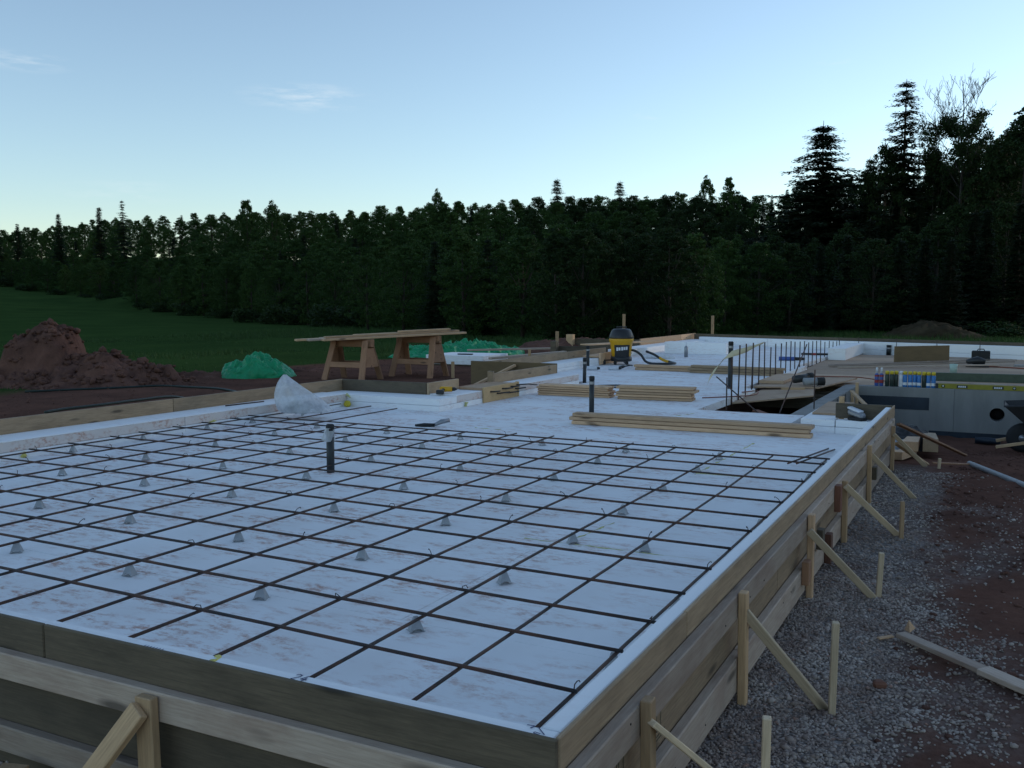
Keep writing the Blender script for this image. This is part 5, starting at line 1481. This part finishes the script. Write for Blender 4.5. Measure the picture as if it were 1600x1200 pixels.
SRC = {}
def add_src(key, tm, cm, bark, leafm, name):
    tm.materials.append(MATS[bark]); cm.materials.append(MATS[leafm]); SRC[key] = (tm, cm, name)
for k, (H, W, low, nc, gap) in enumerate(((10, 2.6, .05, 120, 0), (10, 3.1, .08, 120, 0), (10, 2.1, .06, 100, 0), (10, 2.8, .12, 95, 0), (10, 2.3, .03, 110, 0))):
    add_src(f'b{k}', *broadleaf(100 + k, H, W, low, nc * 2, 56, .105), 'bark', 'leaf', 'leafy_tree')
for k, (W, wh_, rag, dr) in enumerate(((1.9, .42, .4, .32), (1.5, .40, .35, .25), (2.3, .46, .45, .35))):
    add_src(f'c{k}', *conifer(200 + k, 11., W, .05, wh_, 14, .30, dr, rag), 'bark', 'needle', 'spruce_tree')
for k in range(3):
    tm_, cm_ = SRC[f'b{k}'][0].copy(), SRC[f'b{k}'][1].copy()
    cm_.materials.clear(); cm_.materials.append(MATS['leaf_shaded']); SRC[f'd{k}'] = (tm_, cm_, 'leafy_tree')  # same leafy trees with shade put into the leaf colour
add_src('spire', *conifer(231, 15., 3.9, .10, .70, 16, .30, .42, .5, .85), 'bark', 'needle', 'spruce_tree')
add_src('pine', *conifer(245, 12., 5.6, .12, .50, 20, .36, .22, .55, .80), 'bark', 'needle', 'pine_tree')
add_src('bare', *baretop(7, 15.), 'bark_pale', 'leaf_shaded', 'bare_topped_tree')
SRC_H = {'d0': 10, 'd1': 10, 'd2': 10, 'b0': 10, 'b1': 10, 'b2': 10, 'b3': 10, 'b4': 10, 'c0': 11, 'c1': 11, 'c2': 11, 'spire': 15, 'pine': 12, 'bare': 15}
def tree(key, x, y, h, lab, group=None, wide=1., rz=None, lift=0.):
    tm, cm, nm = SRC[key]
    z = float(ground_z(x, y)) - .1 + lift
    s_ = h / SRC_H[key]
    M = T((x, y, z)) @ Matrix.Rotation(rnd.uniform(0, 6.28) if rz is None else rz, 4, 'Z') @ Matrix.Diagonal((s_ * wide, s_ * wide, s_, 1))
    o = bpy.data.objects.new(nm, None); COL.objects.link(o); o.empty_display_size = .2
    o.matrix_basis = M; tag(o, lab, 'tree', group)
    for n_, me in (('trunk', tm), ('crown', cm)):
        c = bpy.data.objects.new(n_, me); COL.objects.link(c); c.parent = o
    return o
# where the wood's edge runs and how high its skyline stands (bearing from the camera spot, degrees left of +Y)
def bearing_of(px): return math.degrees(YAW) - math.degrees(math.atan((px - 800) / 1450))
def itp(tab, v): return float(np.interp(v, [t[0] for t in tab], [t[1] for t in tab]))
def at_depth(px, d):
    """ground position seen under bearing px at camera depth d"""
    sx = (px - 800) / 1450
    fx, fy = -math.sin(YAW), math.cos(YAW); rx, ry = math.cos(YAW), math.sin(YAW)
    return CX + d * (fx + rx * sx), CY + d * (fy + ry * sx)
def wood_label(con, px, row):
    kind = 'dark spruce' if con else 'dark leafy tree'
    tier = 'at the foot of the wood' if row < 2 else ('halfway up the wooded slope' if row < 5 else 'on the skyline of the wood')
    where = 'above the left field' if px < 330 else 'behind the sawhorses' if px < 640 else 'left of the shop vacuum' if px < 880 else 'right of the shop vacuum' if px < 1090 else \
        'behind the starter bars' if px < 1300 else 'behind the cellar wall'
    return f'{kind} {tier} {where}', f'{"spruces" if con else "leafy trees"} {tier} {where}'
for row, (dd, step) in enumerate(((0, 37), (6, 38), (15, 44), (26, 46), (38, 42), (50, 23), (57, 24))):
    px = -80 + row * 9
    while px < 1670:
        inframe = -60 < px < 1660
        d = itp(EDGE, px) + dd + rnd.uniform(-2.5, 2.5)
        x, y = at_depth(px, d)
        zt, t_ = canopy_top(px, d)
        h = max(4.0, (float(zt) - float(ground_z(x, y))) * (rnd.uniform(.93, 1.05) if row < 4 else rnd.uniform(.90, 1.04)))
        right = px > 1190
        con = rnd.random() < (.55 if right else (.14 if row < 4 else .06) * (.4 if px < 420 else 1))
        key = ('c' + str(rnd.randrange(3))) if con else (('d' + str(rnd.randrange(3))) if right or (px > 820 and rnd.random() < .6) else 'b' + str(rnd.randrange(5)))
        if con: h *= 1.04
        lab_, grp_ = wood_label(con, px, row)
        tree(key, x, y, h, lab_, grp_, wide=rnd.uniform(1.05, 1.4) if row < 4 else rnd.uniform(1.0, 1.3) if not con else .9)
        px += step * rnd.uniform(.8, 1.2) * (1 if inframe else 2.2) * (1.25 if d < 64 else 1) * (.72 if px < 170 else 1)
for k in range(16):      # wood carried on unseen past the right edge, added to block the sun
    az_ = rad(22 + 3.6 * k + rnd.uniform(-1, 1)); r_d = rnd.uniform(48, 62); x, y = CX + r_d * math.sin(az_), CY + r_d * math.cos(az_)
    tree('d' + str(k % 3), x, y, rnd.uniform(12, 15), 'unseen leafy tree added beyond the right picture edge to block the sun', 'added sun-blocking trees beyond the right picture edge', 1.3)
# distinct trees of the skyline
def named(key, px, ytop, d, lab, wide=1., rz=0.):
    d = min(d, itp(EDGE, px) + 52); x, y = at_depth(px, d); zb = float(ground_z(x, y))
    tree(key, x, y, (472 - ytop) * d / 1450 + CZ - zb + .1, lab, None, wide, rz)
named('spire', 1403, 134, 62, 'tall ragged spruce rising above the right hand wood', 1.45, 1.2)
named('pine', 1278, 196, 64, 'broad conical conifer left of the tall spruce', 1.3, .4)
named('bare', 1490, 122, 60, 'tall tree with bare twigs at its top, right of the tall spruce', .80, 2.4)
named('c0', 1351, 250, 63, 'small pointed spruce between the conical conifer and the tall spruce')
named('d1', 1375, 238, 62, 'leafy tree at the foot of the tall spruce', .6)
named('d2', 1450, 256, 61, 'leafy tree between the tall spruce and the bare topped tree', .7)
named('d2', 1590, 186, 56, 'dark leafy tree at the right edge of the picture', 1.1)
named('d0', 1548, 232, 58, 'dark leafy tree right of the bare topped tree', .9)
named('c1', 5, 342, 140, 'spruce tip at the far left end of the skyline', .9)
named('c0', 36, 348, 140, 'low spruce tip second on the far left skyline', .9)
named('c2', 100, 332, 138, 'spruce tip left of the two tall left spruces', .85)
named('c1', 163, 324, 136, 'left one of the two tall spruces on the left skyline', .95)
named('spire', 199, 313, 134, 'taller right one of the two spruces on the left skyline', .9)
named('b4', 391, 318, 104, 'round tree top poking above the left middle skyline', .8)
named('b2', 430, 320, 100, 'second round tree top on the left middle skyline', .8)
named('b2', 685, 302, 98, 'small round tree top above the middle skyline', .6)
named('c2', 870, 281, 96, 'slim spruce tip above the middle skyline', 1.25)
named('c2', 967, 285, 94, 'slim spruce tip right of the middle of the skyline', 1.25)
named('b2', 1100, 283, 88, 'leafy tree standing above the wood left of the conical conifer', .7)
named('b4', 1135, 285, 86, 'upright leafy crown next to the right hand wood', .7)
# shrubs along the foot of the wood
def shrub_mesh(seed):
    r_ = random.Random(seed)
    c = np.array([(r_.uniform(-.9, .9), r_.uniform(-.9, .9), .15 + r_.random() * 1.0) for _ in range(26)])
    q = leaf_cloud(c, np.full(26, .42), 60, .09); return fast_mesh(q, np.arange(len(q)), 4, 'shrub')
SH = [shrub_mesh(k) for k in range(3)]
for m_ in SH: m_.materials.append(MATS['leaf_shaded'])
px = -60
while px < 560:
    d = itp(EDGE, px) - 1 - rnd.uniform(0, 3); x, y = at_depth(px, d); s_ = rnd.uniform(.7, 1.3)
    tag(put('shrub', SH[rnd.randrange(3)], None, T((x, y, float(ground_z(x, y)) - .1)) @ Matrix.Rotation(rnd.uniform(0, 6), 4, 'Z') @ Matrix.Diagonal((s_ * 1.3, s_ * 1.3, s_ * .9, 1))), 'low dark shrub at the foot of the wood', 'shrub', 'shrubs along the wood edge')
    px += 45 * rnd.uniform(.6, 1.3)
for k, (px, d, s_, lab) in enumerate(((905, 34, .55, 'weedy bush behind the notched box'), (1010, 36, .6, 'weedy bush behind the shop vacuum'), (1060, 38, .5, 'weedy bush left of the two tall stakes'), (1560, 38, .7, 'bush on the right flank of the soil mound'))):
    x, y = at_depth(px, d)
    tag(put('weed_bush', SH[k % 3], None, T((x, y, float(ground_z(x, y)) - .1)) @ Matrix.Diagonal((s_ * 1.4, s_ * 1.4, s_ * .8, 1))), lab, 'bush')
